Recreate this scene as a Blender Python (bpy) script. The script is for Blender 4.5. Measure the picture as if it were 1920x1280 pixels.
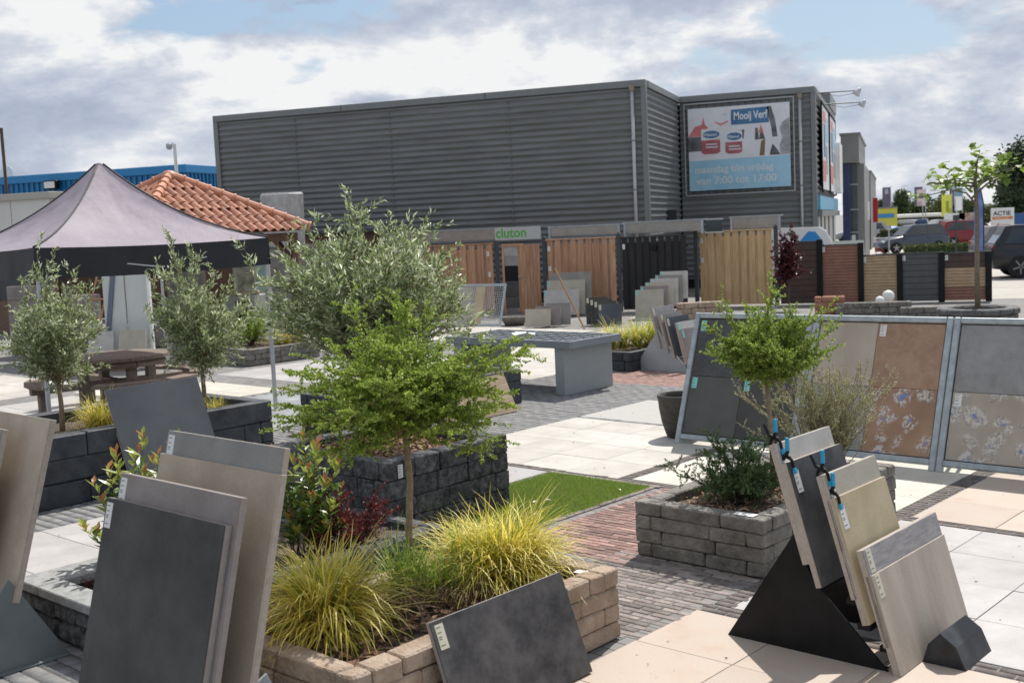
import bpy, bmesh, math, random
import numpy as np
from mathutils import Matrix, Vector, noise as mnoise
for o in list(bpy.data.objects): bpy.data.objects.remove(o)
S = bpy.context.scene
COL = S.collection
rad = math.radians

# ---------------------------------------------------------------- camera
cd = bpy.data.cameras.new('camera'); cam = bpy.data.objects.new('camera', cd); COL.objects.link(cam)
cd.sensor_width = 36.0; cd.lens = 40.31; cd.clip_start = 0.1; cd.clip_end = 6000
cam.matrix_world = Matrix((( 0.94736, 0.01123, 0.31997, 0.0), (0.31703, 0.10675, -0.94239, 0.0), (-0.04474, 0.99422, 0.09757, 2.25), (0, 0, 0, 1)))
cd.dof.use_dof = True; cd.dof.focus_distance = 8.5; cd.dof.aperture_fstop = 4.0
S.camera = cam

# ---------------------------------------------------------------- sky: nishita with a broken cloud deck
SUN_EL, SUN_AZ = rad(54), rad(82)          # azimuth measured from +X towards +Y
W = bpy.data.worlds.new('World'); S.world = W; W.use_nodes = True
wn = W.node_tree.nodes; wl = W.node_tree.links; wn.clear()
out = wn.new('ShaderNodeOutputWorld'); bg = wn.new('ShaderNodeBackground'); bg.inputs['Strength'].default_value = 0.1
sky = wn.new('ShaderNodeTexSky'); sky.sky_type = 'NISHITA'; sky.sun_disc = False
sky.sun_elevation = SUN_EL; sky.sun_rotation = rad(90) - SUN_AZ; sky.air_density = 1.2; sky.dust_density = 1.5
tc = wn.new('ShaderNodeTexCoord'); sep = wn.new('ShaderNodeSeparateXYZ'); wl.new(tc.outputs['Generated'], sep.inputs[0])
def wmath(op, a, b=None, c=None):
    n = wn.new('ShaderNodeMath'); n.operation = op
    for i, v in enumerate((a, b, c)):
        if v is None: continue
        if isinstance(v, (int, float)): n.inputs[i].default_value = v
        else: wl.new(v, n.inputs[i])
    return n.outputs[0]
comb = wn.new('ShaderNodeVectorMath'); comb.operation = 'MULTIPLY'; wl.new(tc.outputs['Generated'], comb.inputs[0]); comb.inputs[1].default_value = (1.0, 1.0, 2.3)
def wnoise(scale, detail, rough, dist, off):
    mp = wn.new('ShaderNodeMapping'); mp.inputs['Location'].default_value = off; wl.new(comb.outputs[0], mp.inputs[0])
    n = wn.new('ShaderNodeTexNoise'); n.inputs['Scale'].default_value = scale; n.inputs['Detail'].default_value = detail
    n.inputs['Roughness'].default_value = rough; n.inputs['Distortion'].default_value = dist
    wl.new(mp.outputs[0], n.inputs['Vector']); return n.outputs[0]
def wramp(fac, stops):
    r = wn.new('ShaderNodeValToRGB'); e = r.color_ramp.elements
    while len(e) < len(stops): e.new(0.5)
    for el, (p, c) in zip(e, stops): el.position = p; el.color = (*c, 1)
    wl.new(fac, r.inputs[0]); return r.outputs[0]
cover = wramp(wnoise(3.4, 12, 0.58, 0.1, (9.2, 6.1, 1.3)), [(0.40, (0, 0, 0)), (0.45, (1, 1, 1))])
shade = wramp(wnoise(5.2, 12, 0.60, 0.15, (8.8, 1.7, 2.4)), [(0.34, (3.5, 4.05, 5.1)), (0.44, (4.5, 5.05, 6.1)), (0.505, (5.9, 6.3, 7.1)), (0.57, (8.4, 8.45, 8.5))])
skyb = wn.new('ShaderNodeMix'); skyb.data_type = 'RGBA'; skyb.blend_type = 'MIX'; skyb.inputs['Factor'].default_value = 0.5
wl.new(sky.outputs[0], skyb.inputs['A']); skyb.inputs['B'].default_value = (3.3, 4.9, 7.2, 1)
mixc = wn.new('ShaderNodeMix'); mixc.data_type = 'RGBA'
wl.new(cover, mixc.inputs['Factor']); wl.new(skyb.outputs['Result'], mixc.inputs['A']); wl.new(shade, mixc.inputs['B'])
wl.new(mixc.outputs['Result'], bg.inputs[0]); wl.new(bg.outputs[0], out.inputs[0])

# ---------------------------------------------------------------- sun
sd = bpy.data.lights.new('sun', 'SUN'); sd.energy = 5.0; sd.angle = rad(0.53); sd.color = (1.0, 0.955, 0.89)
sun = bpy.data.objects.new('sun', sd); COL.objects.link(sun)
sdir = Vector((math.cos(SUN_EL)*math.cos(SUN_AZ), math.cos(SUN_EL)*math.sin(SUN_AZ), math.sin(SUN_EL)))
sun.rotation_euler = sdir.to_track_quat('Z', 'Y').to_euler()

# ---------------------------------------------------------------- exposure
vs = S.view_settings; vs.view_transform = 'Standard'; vs.look = 'None'; vs.exposure = 0.10; vs.gamma = 1.0; vs.use_curve_mapping = False
S.render.engine = 'CYCLES'

# ---------------------------------------------------------------- helpers
PSI = rad(-23.5); CU, SU = math.cos(PSI), math.sin(PSI)
def yd(u, v, z=0.0): return Vector((u*CU - v*SU, u*SU + v*CU, z))      # yard axes -> world
MATS = {}
def mat(name, c, c2=None, scale=4.0, rough=0.7, bump=0.0, bscale=40.0, var=0.0, metal=0.0, spec=0.5, detail=6, lo=0.35, hi=0.65,
        stretch=None, island=False, transl=0.0, c3=None, coat=0.0, bdist=0.01, dirt=None, grain=0.0):
    if name in MATS: return MATS[name]
    m = bpy.data.materials.new(name); m.use_nodes = True; MATS[name] = m
    N = m.node_tree.nodes; L = m.node_tree.links; p = N['Principled BSDF']; o = N['Material Output']
    p.inputs['Roughness'].default_value = rough; p.inputs['Metallic'].default_value = metal
    p.inputs['Specular IOR Level'].default_value = spec; p.inputs['Coat Weight'].default_value = coat
    col = None
    t = N.new('ShaderNodeTexCoord'); oi = N.new('ShaderNodeObjectInfo')
    vm = N.new('ShaderNodeVectorMath'); vm.operation = 'MULTIPLY_ADD'
    L.new(oi.outputs['Random'], vm.inputs[0]); vm.inputs[1].default_value = (37.0, 23.0, 11.0); L.new(t.outputs['Object'], vm.inputs[2])
    vec = vm.outputs[0]
    if stretch:
        mp = N.new('ShaderNodeMapping'); mp.inputs['Scale'].default_value = stretch; L.new(vec, mp.inputs[0]); vec = mp.outputs[0]
    if c2 is not None:
        r = N.new('ShaderNodeValToRGB'); e = r.color_ramp.elements
        e[0].position = lo; e[1].position = hi; e[0].color = (*c, 1); e[1].color = (*c2, 1)
        if c3 is not None: x = e.new((lo+hi)/2); x.color = (*c3, 1)
        if island:
            g = N.new('ShaderNodeNewGeometry'); L.new(g.outputs['Random Per Island'], r.inputs[0])
        else:
            n = N.new('ShaderNodeTexNoise'); n.inputs['Scale'].default_value = scale; n.inputs['Detail'].default_value = detail; n.inputs['Roughness'].default_value = 0.6
            L.new(vec, n.inputs['Vector']); L.new(n.outputs[0], r.inputs[0])
        col = r.outputs[0]
    if dirt is not None:
        n = N.new('ShaderNodeTexNoise'); n.inputs['Scale'].default_value = dirt[0]; n.inputs['Detail'].default_value = 8; n.inputs['Roughness'].default_value = 0.65; L.new(vec, n.inputs['Vector'])
        rr = N.new('ShaderNodeMapRange'); rr.inputs[1].default_value = 0.42; rr.inputs[2].default_value = 0.72; rr.inputs[3].default_value = 0; rr.inputs[4].default_value = dirt[1]; L.new(n.outputs[0], rr.inputs[0])
        mx = N.new('ShaderNodeMix'); mx.data_type = 'RGBA'; L.new(rr.outputs[0], mx.inputs['Factor'])
        if col is not None: L.new(col, mx.inputs['A'])
        else: mx.inputs['A'].default_value = (*c, 1)
        mx.inputs['B'].default_value = (*dirt[2], 1); col = mx.outputs['Result']
    if grain:
        n = N.new('ShaderNodeTexNoise'); n.inputs['Scale'].default_value = 75; n.inputs['Detail'].default_value = 3; n.inputs['Roughness'].default_value = .8; L.new(t.outputs['Object'], n.inputs['Vector'])
        rr = N.new('ShaderNodeMapRange'); rr.inputs[1].default_value = .3; rr.inputs[2].default_value = .7; rr.inputs[3].default_value = 1-grain; rr.inputs[4].default_value = 1+grain; L.new(n.outputs[0], rr.inputs[0])
        h2 = N.new('ShaderNodeHueSaturation'); L.new(rr.outputs[0], h2.inputs['Value'])
        if col is not None: L.new(col, h2.inputs['Color'])
        else: h2.inputs['Color'].default_value = (*c, 1)
        col = h2.outputs[0]
    if var:
        hs = N.new('ShaderNodeHueSaturation'); mr = N.new('ShaderNodeMapRange')
        mr.inputs[3].default_value = 1-var; mr.inputs[4].default_value = 1+var
        L.new(oi.outputs['Random'], mr.inputs[0]); L.new(mr.outputs[0], hs.inputs['Value'])
        if col is not None: L.new(col, hs.inputs['Color'])
        else: hs.inputs['Color'].default_value = (*c, 1)
        col = hs.outputs[0]
    if col is not None: L.new(col, p.inputs['Base Color'])
    else: p.inputs['Base Color'].default_value = (*c, 1)
    if bump:
        n = N.new('ShaderNodeTexNoise'); n.inputs['Scale'].default_value = bscale; n.inputs['Detail'].default_value = 5; L.new(vec, n.inputs['Vector'])
        b = N.new('ShaderNodeBump'); b.inputs['Strength'].default_value = bump; b.inputs['Distance'].default_value = bdist
        L.new(n.outputs[0], b.inputs['Height']); L.new(b.outputs[0], p.inputs['Normal'])
    if transl:
        tb = N.new('ShaderNodeBsdfTranslucent'); ms = N.new('ShaderNodeMixShader'); ms.inputs[0].default_value = transl
        if col is not None: L.new(col, tb.inputs[0])
        else: tb.inputs[0].default_value = (*c, 1)
        L.new(p.outputs[0], ms.inputs[1]); L.new(tb.outputs[0], ms.inputs[2]); L.new(ms.outputs[0], o.inputs[0])
    return m

def link(name, me, parent=None, m=None, loc=None, rz=0.0):
    o = bpy.data.objects.new(name, me); COL.objects.link(o)
    if m is not None and me is not None and not me.materials: me.materials.append(m)
    if parent is not None: o.parent = parent
    if loc is not None: o.location = loc
    o.rotation_euler = (0, 0, rz)
    return o
def tag(o, label, cat, group=None):
    o['label'] = label; o['category'] = cat; o['kind'] = 'thing'
    if group: o['group'] = group
    return o
def thing(name, label, cat, loc=(0, 0, 0), rz=0.0, group=None):
    o = bpy.data.objects.new(name, None); COL.objects.link(o); o.empty_display_size = 0.1
    o.location = loc; o.rotation_euler = (0, 0, rz); return tag(o, label, cat, group)
def kind(o, k): o['kind'] = k; return o

class MB:
    def __init__(s): s.v = []; s.f = []
    def add(s, vs_, fs):
        b = len(s.v); s.v += [tuple(x) for x in vs_]; s.f += [tuple(i+b for i in f) for f in fs]; return s
    def box(s, x0, y0, z0, x1, y1, z1, M=None):
        P = [(x0,y0,z0),(x1,y0,z0),(x1,y1,z0),(x0,y1,z0),(x0,y0,z1),(x1,y0,z1),(x1,y1,z1),(x0,y1,z1)]
        if M is not None: P = [M @ Vector(p) for p in P]
        return s.add(P, [(0,3,2,1),(4,5,6,7),(0,1,5,4),(1,2,6,5),(2,3,7,6),(3,0,4,7)])
    def cbox(s, x0, y0, z0, x1, y1, z1, b=0.01, M=None, jit=0.0, rnd=random):
        V = []; idx = {}
        for ix, x in enumerate((x0, x1)):
            for iy, y in enumerate((y0, y1)):
                for iz, z in enumerate((z0, z1)):
                    sx, sy, sz = (1 if ix == 0 else -1), (1 if iy == 0 else -1), (1 if iz == 0 else -1)
                    jx, jy, jz = ((rnd.uniform(-jit, jit) for _ in range(3)) if jit else (0, 0, 0))
                    bb = b*(1+(rnd.uniform(-.5, .9) if jit else 0))
                    for k in range(3):
                        p = [x+jx+sx*bb, y+jy+sy*bb, z+jz+sz*bb]; p[k] = (x+jx, y+jy, z+jz)[k]
                        idx[(ix, iy, iz, k)] = len(V); V.append(tuple(p))
        F = []
        def g(ix, iy, iz, k): return idx[(ix, iy, iz, k)]
        for a in (0, 1):
            q = [g(a,0,0,0), g(a,1,0,0), g(a,1,1,0), g(a,0,1,0)]; F.append(q if a else q[::-1])
            q = [g(0,a,0,1), g(0,a,1,1), g(1,a,1,1), g(1,a,0,1)]; F.append(q if a else q[::-1])
            q = [g(0,0,a,2), g(1,0,a,2), g(1,1,a,2), g(0,1,a,2)]; F.append(q if a else q[::-1])
        for a in (0, 1):
            for c in (0, 1):
                par = (a == c)
                q = [g(a,c,0,0), g(a,c,0,1), g(a,c,1,1), g(a,c,1,0)]; F.append(q if par else q[::-1])
                q = [g(a,0,c,0), g(a,0,c,2), g(a,1,c,2), g(a,1,c,0)]; F.append(q[::-1] if par else q)
                q = [g(0,a,c,1), g(0,a,c,2), g(1,a,c,2), g(1,a,c,1)]; F.append(q if par else q[::-1])
        for ix in (0, 1):
            for iy in (0, 1):
                for iz in (0, 1):
                    q = [g(ix,iy,iz,0), g(ix,iy,iz,1), g(ix,iy,iz,2)]
                    F.append(q if (ix+iy+iz) % 2 == 1 else q[::-1])
        if M is not None: V = [M @ Vector(p) for p in V]
        return s.add(V, F)
    def prism(s, poly, y0, y1, M=None, axis='y'):
        n = len(poly)
        if axis == 'y': V = [(a, y0, b) for a, b in poly] + [(a, y1, b) for a, b in poly]
        elif axis == 'x': V = [(y0, a, b) for a, b in poly] + [(y1, a, b) for a, b in poly]
        else: V = [(a, b, y0) for a, b in poly] + [(a, b, y1) for a, b in poly]
        if M is not None: V = [M @ Vector(p) for p in V]
        return s.add(V, [tuple(range(n)), tuple(range(2*n-1, n-1, -1))] + [(i, i+n, (i+1) % n+n, (i+1) % n) for i in range(n)])
    def tube(s, pts, r, n=8, cap=True):
        pts = [Vector(p) for p in pts]; k = len(pts)
        rs = r if isinstance(r, (list, tuple)) else [r]*k
        V = []; up0 = None
        for i, p in enumerate(pts):
            d = (pts[min(i+1, k-1)] - pts[max(i-1, 0)]); d = d.normalized() if d.length > 1e-9 else Vector((0, 0, 1))
            if up0 is None: up0 = Vector((1, 0, 0)) if abs(d.x) < .9 else Vector((0, 1, 0))
            a = (up0 - d*up0.dot(d)).normalized(); up0 = a; b = d.cross(a)
            V += [p + (a*math.cos(2*math.pi*j/n) + b*math.sin(2*math.pi*j/n))*rs[i] for j in range(n)]
        F = [(i*n+j, i*n+(j+1) % n, (i+1)*n+(j+1) % n, (i+1)*n+j) for i in range(k-1) for j in range(n)]
        if cap: F += [tuple(range(n-1, -1, -1)), tuple(range((k-1)*n, k*n))]
        return s.add(V, F)
    def lathe(s, prof, n=24, M=None):
        V = []; F = []
        for r, z in prof: V += [(r*math.cos(2*math.pi*j/n), r*math.sin(2*math.pi*j/n), z) for j in range(n)]
        k = len(prof)
        F = [(i*n+j, i*n+(j+1) % n, (i+1)*n+(j+1) % n, (i+1)*n+j) for i in range(k-1) for j in range(n)]
        F += [tuple(range(n-1, -1, -1)), tuple(range((k-1)*n, k*n))]
        if M is not None: V = [M @ Vector(p) for p in V]
        return s.add(V, F)
    def mesh(s, name, m=None, smooth=False, fix=False):
        me = bpy.data.meshes.new(name); me.from_pydata([tuple(p) for p in s.v], [], s.f); me.update()
        if fix:
            bm = bmesh.new(); bm.from_mesh(me); bmesh.ops.recalc_face_normals(bm, faces=bm.faces[:]); bm.to_mesh(me); bm.free()
        if m is not None: me.materials.append(m)
        if smooth:
            for q in me.polygons: q.use_smooth = True
        return me
    def build(s, name, m, parent=None, smooth=False, fix=True, loc=None, rz=0.0):
        return link(name, s.mesh(name, m, smooth, fix), parent, None, loc, rz)

def box(name, m, parent, *a, b=0.0, **k):
    mb = MB()
    if b: mb.cbox(*a, b=b)
    else: mb.box(*a)
    return mb.build(name, m, parent, fix=False, **k)
def text(name, body, size, m, parent, M, ext=0.002, sx=1.0, align='LEFT'):
    cu = bpy.data.curves.new(name, 'FONT'); cu.body = body; cu.size = size; cu.extrude = ext; cu.align_x = align; cu.resolution_u = 3; cu.offset = size*.022
    to = bpy.data.objects.new(name+'_t', cu); COL.objects.link(to)
    dg = bpy.context.evaluated_depsgraph_get(); dg.update()
    me = bpy.data.meshes.new_from_object(to.evaluated_get(dg)); bpy.data.objects.remove(to); bpy.data.curves.remove(cu)
    me.transform(M @ Matrix.Diagonal((sx, 1, 1, 1))); me.materials.clear(); me.materials.append(m); me.name = name
    return link(name, me, parent)
FACE_Y = Matrix.Rotation(rad(90), 4, 'X')       # lettering lying in the xz plane, read from -y
def copy_tree(o, parent=None):
    c = o.copy(); COL.objects.link(c); c.parent = parent
    for ch in list(o.children): copy_tree(ch, c)
    return c

# ---- foliage
def np_mesh(name, V, F, m, smooth=False):
    V = np.asarray(V, np.float32); F = np.asarray(F, np.int32); k = F.shape[1]
    me = bpy.data.meshes.new(name); me.vertices.add(len(V)); me.vertices.foreach_set('co', V.ravel())
    me.loops.add(F.size); me.loops.foreach_set('vertex_index', F.ravel())
    me.polygons.add(len(F)); me.polygons.foreach_set('loop_start', np.arange(0, F.size, k, dtype=np.int32))
    me.update(calc_edges=True); me.materials.append(m); return me
def leaf_mesh(name, base, d, L, Wd, m, rng, cup=0.15, broad=0.45):
    """one four-sided leaf per row: base points, unit directions, lengths, widths"""
    n = len(base); r = rng.normal(size=(n, 3)); r[:, 2] += 0.0
    side = np.cross(d, r); side /= np.linalg.norm(side, axis=1)[:, None]+1e-9
    nn = np.cross(side, d); L = np.broadcast_to(L, (n,))[:, None]; Wd = np.broadcast_to(Wd, (n,))[:, None]
    mid = base + d*L*broad + nn*L*cup; tip = base + d*L
    V = np.stack([base, mid+side*Wd*.5, tip, mid-side*Wd*.5], 1).reshape(-1, 3)
    F = np.arange(4*n).reshape(n, 4); return np_mesh(name, V, F, m)
def curve(a, b, bend, rng, n=8, wob=0.03):
    a = np.array(a, float); b = np.array(b, float); t = np.linspace(0, 1, n)[:, None]
    c = (a+b)/2 + np.array(bend, float); l = np.linalg.norm(b-a)
    p = (1-t)**2*a + 2*t*(1-t)*c + t*t*b
    p[1:-1] += rng.normal(size=(n-2, 3))*wob*l; return p
def leaves_on(shoots, per_m, ang, rng, t0=0.15, jit=0.006):
    B = []; D = []
    for s in shoots:
        seg = np.diff(s, axis=0); ln = np.linalg.norm(seg, axis=1); tot = ln.sum(); k = max(2, int(per_m*tot))
        t = rng.uniform(t0, 1, k)**0.9*(len(s)-1.001); i = t.astype(int); fr = (t-i)[:, None]
        p = s[i]*(1-fr) + s[i+1]*fr; d = seg[i]/(ln[i][:, None]+1e-9)
        r = rng.normal(size=(k, 3)); r -= d*(r*d).sum(1)[:, None]; r /= np.linalg.norm(r, axis=1)[:, None]+1e-9
        a = np.radians(rng.normal(ang, 12, k))[:, None]
        B.append(p + rng.normal(size=(k, 3))*jit); D.append(d*np.cos(a) + r*np.sin(a))
    B = np.concatenate(B); D = np.concatenate(D); D /= np.linalg.norm(D, axis=1)[:, None]; return B, D
def twigs(mb, shoots, r0, r1, n=4):
    for s in shoots: mb.tube([tuple(p) for p in s], [r0+(r1-r0)*i/(len(s)-1) for i in range(len(s))], n, cap=False)
def grass_mesh(name, pts, n, H, spread, wid, m, rng, droop=1.0, seg=7):
    """arching tapered blades that lean out and flop over; pts = list of (x, y, z, scale)"""
    V = []; F = []; c = 0
    P = np.array(pts); k = rng.integers(0, len(P), n)
    for i in range(n):
        x, y, z, s = P[k[i]]; a = rng.uniform(0, 2*math.pi); L_ = H*s*(.5+1.0*rng.beta(2.2, 2.0)); th = abs(rng.normal(0, .42))*spread+.06; kp = droop*rng.uniform(.35, 1.9)
        px, py, pz = x+rng.normal()*.035*s, y+rng.normal()*.035*s, z; w = wid*rng.uniform(.55, 1.25); tw = rng.normal()*.5
        for j in range(seg+1):
            t = j/seg; ang = min(th+kp*t**1.6, 2.75); aa = a+tw*t
            dx, dy = math.cos(aa), math.sin(aa)
            if j:
                px += dx*math.sin(ang)*L_/seg; py += dy*math.sin(ang)*L_/seg; pz += math.cos(ang)*L_/seg
            ww = w*min(1.0, .55+2.2*t)*(1-t**2.6)+.0005
            V += [(px-dy*ww, py+dx*ww, pz), (px+dy*ww, py-dx*ww, pz)]
            if j: F.append((c+2*j-2, c+2*j-1, c+2*j+1, c+2*j))
        c += 2*(seg+1)
    return np_mesh(name, V, F, m)

# ================================================================ THE SETTING
R = random.Random(7)
m_base = mat('sand_joint', (.13, .115, .10), (.19, .17, .15), 30, .95)
m_gbrick = mat('grey_brick', (.15, .15, .155), (.25, .245, .24), 9, .85, .3, 60, island=False)
m_rbrick = mat('red_clinker', (.22, .115, .095), (.34, .205, .175), 14, .85, .4, 80, var=.42, dirt=(7, .6, (.27, .22, .19)))
m_bbrick = mat('brown_clinker', (.15, .125, .115), (.27, .23, .21), 14, .85, .4, 80, var=.4)
def tilem(n, c, c2, sc=2.2): c = tuple(x*.80 for x in c); c2 = tuple(x*.83 for x in c2); return mat(n, c, c2, sc, .6, .08, 90, var=.065, spec=.3, dirt=(2.6, .5, tuple(x*.72 for x in c)), grain=.06)
m_cream = tilem('cream_tile', (.56, .52, .47), (.65, .61, .555))
m_ivory = tilem('ivory_tile', (.66, .62, .53), (.72, .68, .60))
m_peach = tilem('peach_tile', (.53, .415, .33), (.64, .555, .475), 2.6)
m_white = tilem('pale_tile', (.50, .475, .455), (.60, .57, .545))
m_lgrey = tilem('light_grey_tile', (.46, .44, .43), (.55, .53, .52))
m_bgrey = tilem('blue_grey_tile', (.30, .315, .33), (.38, .39, .40))
m_agg = mat('washed_gravel', (.30, .29, .265), (.52, .51, .48), 90, .9, .5, 160, lo=.3, hi=.7)

kind(box('ground', mat('far_ground', (.16, .16, .155), (.24, .235, .225), .8, .9, .2, 20, detail=8), None, -900, -60, -.6, 900, 2400, -.03), 'structure')
# car park beyond the fences, pale pavers laid as one sheet with a fine brick relief
def brick_mat(name, c1, c2, mo, w, h, rot=0.0):
    m = bpy.data.materials.new(name); m.use_nodes = True; N = m.node_tree.nodes; L = m.node_tree.links; p = N['Principled BSDF']
    t = N.new('ShaderNodeTexCoord'); mp = N.new('ShaderNodeMapping'); mp.inputs['Rotation'].default_value = (0, 0, rot); L.new(t.outputs['Object'], mp.inputs[0])
    b = N.new('ShaderNodeTexBrick'); b.inputs['Scale'].default_value = 1; b.inputs['Brick Width'].default_value = w; b.inputs['Row Height'].default_value = h
    b.inputs['Mortar Size'].default_value = .006; b.inputs['Color1'].default_value = (*c1, 1); b.inputs['Color2'].default_value = (*c2, 1); b.inputs['Mortar'].default_value = (*mo, 1)
    L.new(mp.outputs[0], b.inputs[0])
    n = N.new('ShaderNodeTexNoise'); n.inputs['Scale'].default_value = .7; n.inputs['Detail'].default_value = 8; L.new(t.outputs['Object'], n.inputs[0])
    hs = N.new('ShaderNodeHueSaturation'); mr = N.new('ShaderNodeMapRange'); mr.inputs[3].default_value = .7; mr.inputs[4].default_value = 1.3
    L.new(n.outputs[0], mr.inputs[0]); L.new(mr.outputs[0], hs.inputs['Value']); L.new(b.outputs[0], hs.inputs['Color']); L.new(hs.outputs[0], p.inputs['Base Color'])
    bp = N.new('ShaderNodeBump'); bp.inputs['Strength'].default_value = .5; bp.inputs['Distance'].default_value = .005; bp.invert = True
    L.new(b.outputs['Fac'], bp.inputs['Height']); L.new(bp.outputs[0], p.inputs['Normal']); p.inputs['Roughness'].default_value = .85; return m
kind(box('car_park', brick_mat('car_park_pavers', (.40, .37, .33), (.46, .43, .39), (.2, .19, .17), .21, .105), None, -3, 30.6, -.028, 60, 300, -.004), 'structure')
yb = MB(); yb.box(-26, 1.5, -.028, 2, 34, -.006)
kind(yb.build('yard_paving', brick_mat('yard_bricks', (.17, .165, .16), (.235, .225, .215), (.09, .085, .08), .2, .1), None, rz=PSI), 'structure')

def bricks_joined(name, rects, m, L=.2, Wd=.1, holes=(), along_u=True, z=0.0, gap=.004, parent=None):
    V = []; F = []; n = 0; rr = random.Random(len(name))
    for (u0, u1, v0, v1) in rects:
        du, dv = (L, Wd) if along_u else (Wd, L)
        row = 0; v = v0
        while v < v1-.02:
            u = u0 - ((du/2) if (row % 2 and along_u) else 0)
            while u < u1-.01:
                a0, a1, b0, b1 = max(u, u0)+gap, min(u+du, u1)-gap, v+gap, min(v+dv, v1)-gap
                cu_, cv_ = (a0+a1)/2, (b0+b1)/2
                if a1-a0 > .02 and not any(h[0]-.02 < cu_ < h[1]+.02 and h[2]-.02 < cv_ < h[3]+.02 for h in holes):
                    zt = z + rr.uniform(-.0025, .001); c = .005; tl = rr.uniform(-.0015, .0015)
                    V += [(a0,b0,z-.02),(a1,b0,z-.02),(a1,b1,z-.02),(a0,b1,z-.02),(a0+c,b0+c,zt),(a1-c,b0+c,zt+tl),(a1-c,b1-c,zt),(a0+c,b1-c,zt-tl)]
                    F += [(n+4,n+5,n+6,n+7),(n,n+1,n+5,n+4),(n+1,n+2,n+6,n+5),(n+2,n+3,n+7,n+6),(n+3,n,n+4,n+7)]; n += 8
                u += du
            v += dv; row += 1
    o = link(name, np_mesh(name, V, F, m), parent, rz=0 if parent else PSI)
    return kind(o, 'stuff')
def field(name, u0, u1, v0, v1, tu, tv, m, hole=None):
    root = kind(thing(name, 'x', 'x', yd(u0, v0, 0), PSI), 'structure')
    del root['label']; del root['category']
    nu, nv = max(1, round((u1-u0)/tu)), max(1, round((v1-v0)/tv)); du, dv = (u1-u0)/nu, (v1-v0)/nv
    me = MB().cbox(.0025, .0025, -.03, du-.0025, dv-.0025, 0, b=.0015).mesh('tile', m)
    for i in range(nu):
        for j in range(nv):
            o = link('paving_tile', me, root, None, (i*du, j*dv, R.uniform(-.0012, .0012)))
            o.rotation_euler = (R.uniform(-.0008, .0008), R.uniform(-.0008, .0008), 0)
    return root
field('paved_terrace', -8.5, -6.1, 8.02, 10.42, .6, .6, m_cream)
field('paved_terrace', -5.97, -3.60, 8.07, 10.45, 1.2, .6, m_ivory)
field('paved_terrace', -3.44, -1.04, 8.10, 10.5, .6, .6, m_peach)
field('paved_terrace', -3.48, -1.08, 5.62, 7.98, .6, .6, m_lgrey)
field('paved_terrace', -3.62, -1.2, 3.05, 5.48, .6, .61, m_peach)
field('paved_terrace', -8.5, -6.82, 5.5, 7.93, .6, .6, m_lgrey)
field('paved_terrace', -8.96, -6.8, 2.3, 4.72, .72, .6, m_white)
field('paved_terrace', -14.6, -11.25, 12.75, 16.3, .8, .6, m_cream)
field('paved_terrace', -8.5, -6.1, 10.5, 11.9, 2.4, 1.4, m_agg)
field('paved_terrace', -13.9, -11.2, 7.9, 10.2, .9, .6, m_bgrey)
field('paved_terrace', -17.2, -14.1, 8.6, 10.4, .8, .6, m_ivory)
field('paved_terrace', -16.9, -14.3, 11.0, 13.2, .8, .6, m_lgrey)
field('paved_terrace', -21.0, -17.5, 7.2, 9.2, .8, .6, m_cream)
field('paved_terrace', -16.8, -14.2, 5.6, 8.4, .8, .6, m_white)
field('paved_terrace', -19.0, -15.2, 16.6, 19.4, .8, .6, m_cream)
field('paved_terrace', -14.9, -11.6, 16.6, 20.0, .8, .6, m_cream)
field('paved_terrace', -22.5, -18.0, 11.8, 15.2, .8, .6, m_ivory)
FH = [(-8.5,-6.1,8.02,10.42),(-5.97,-3.6,8.07,10.45),(-3.44,-1.04,8.1,10.5),(-3.48,-1.08,5.62,7.98),(-3.62,-1.2,3.05,5.48),(-8.5,-6.82,5.5,7.93),(-8.96,-6.8,2.3,4.72),
      (-14.6,-11.25,12.75,16.3),(-8.5,-6.1,10.5,11.9),(-13.9,-11.2,7.9,10.2),(-17.2,-14.1,8.6,10.4),(-16.9,-14.3,11,13.2),(-16.8,-14.2,5.6,8.4),(-6.76,-5.66,5.2,7.9),(-10.5,-7.6,13.0,14.3)]
bricks_joined('brick_paving', [(-14, -8.5, 4.6, 17.0), (-8.5, -5.9, 10.42, 15.0), (-10.4, -8.96, 2.4, 4.6), (-6.8, -4.6, 2.3, 5.2)], m_gbrick, holes=FH)
bricks_joined('brick_strip', [(-6.1, -5.97, 8.0, 13.0), (-8.5, -3.6, 7.94, 8.06), (-3.6, -3.45, 5.62, 10.5), (-3.6, -1.0, 7.99, 8.09), (-3.64, -1.0, 5.49, 5.61)], m_bbrick, L=.2, Wd=.065, gap=.003)
bricks_joined('brick_strip', [(-10.5, -7.6, 13.0, 14.3)], m_rbrick, L=.2, Wd=.1)
def brick_path(name, u0, u1, v0, v1, L, Wd, m, soldier=()):
    root = kind(thing(name, 'x', 'x', yd(u0, v0, 0), PSI), 'structure'); del root['label']; del root['category']
    g = .003; full = MB().cbox(g*2, g, -.03, L-g*2, Wd-g, 0, b=.004, jit=.0012, rnd=R).mesh('brick', m); half = MB().cbox(g, g, -.03, L/2-g, Wd-g, 0, b=.004).mesh('brick', m)
    v = 0; r = 0
    while v < v1-v0-Wd*.5:
        u = 0
        if r % 2:
            link('brick', half, root, None, (0, v, R.uniform(-.002, .001))); u = L/2
        while u < u1-u0-L*.4:
            o = link('brick', full, root, None, (u, v, R.uniform(-.003, .001))); o.rotation_euler = (R.uniform(-.006, .006), R.uniform(-.006, .006), R.uniform(-.008, .008)); u += L
        v += Wd; r += 1
    return root
brick_path('red_brick_path', -5.53, -4.55, 5.97, 7.92, .205, .058, m_rbrick)
brick_path('brown_brick_path', -4.72, -3.66, 4.86, 6.3, .205, .055, m_bbrick)
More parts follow.
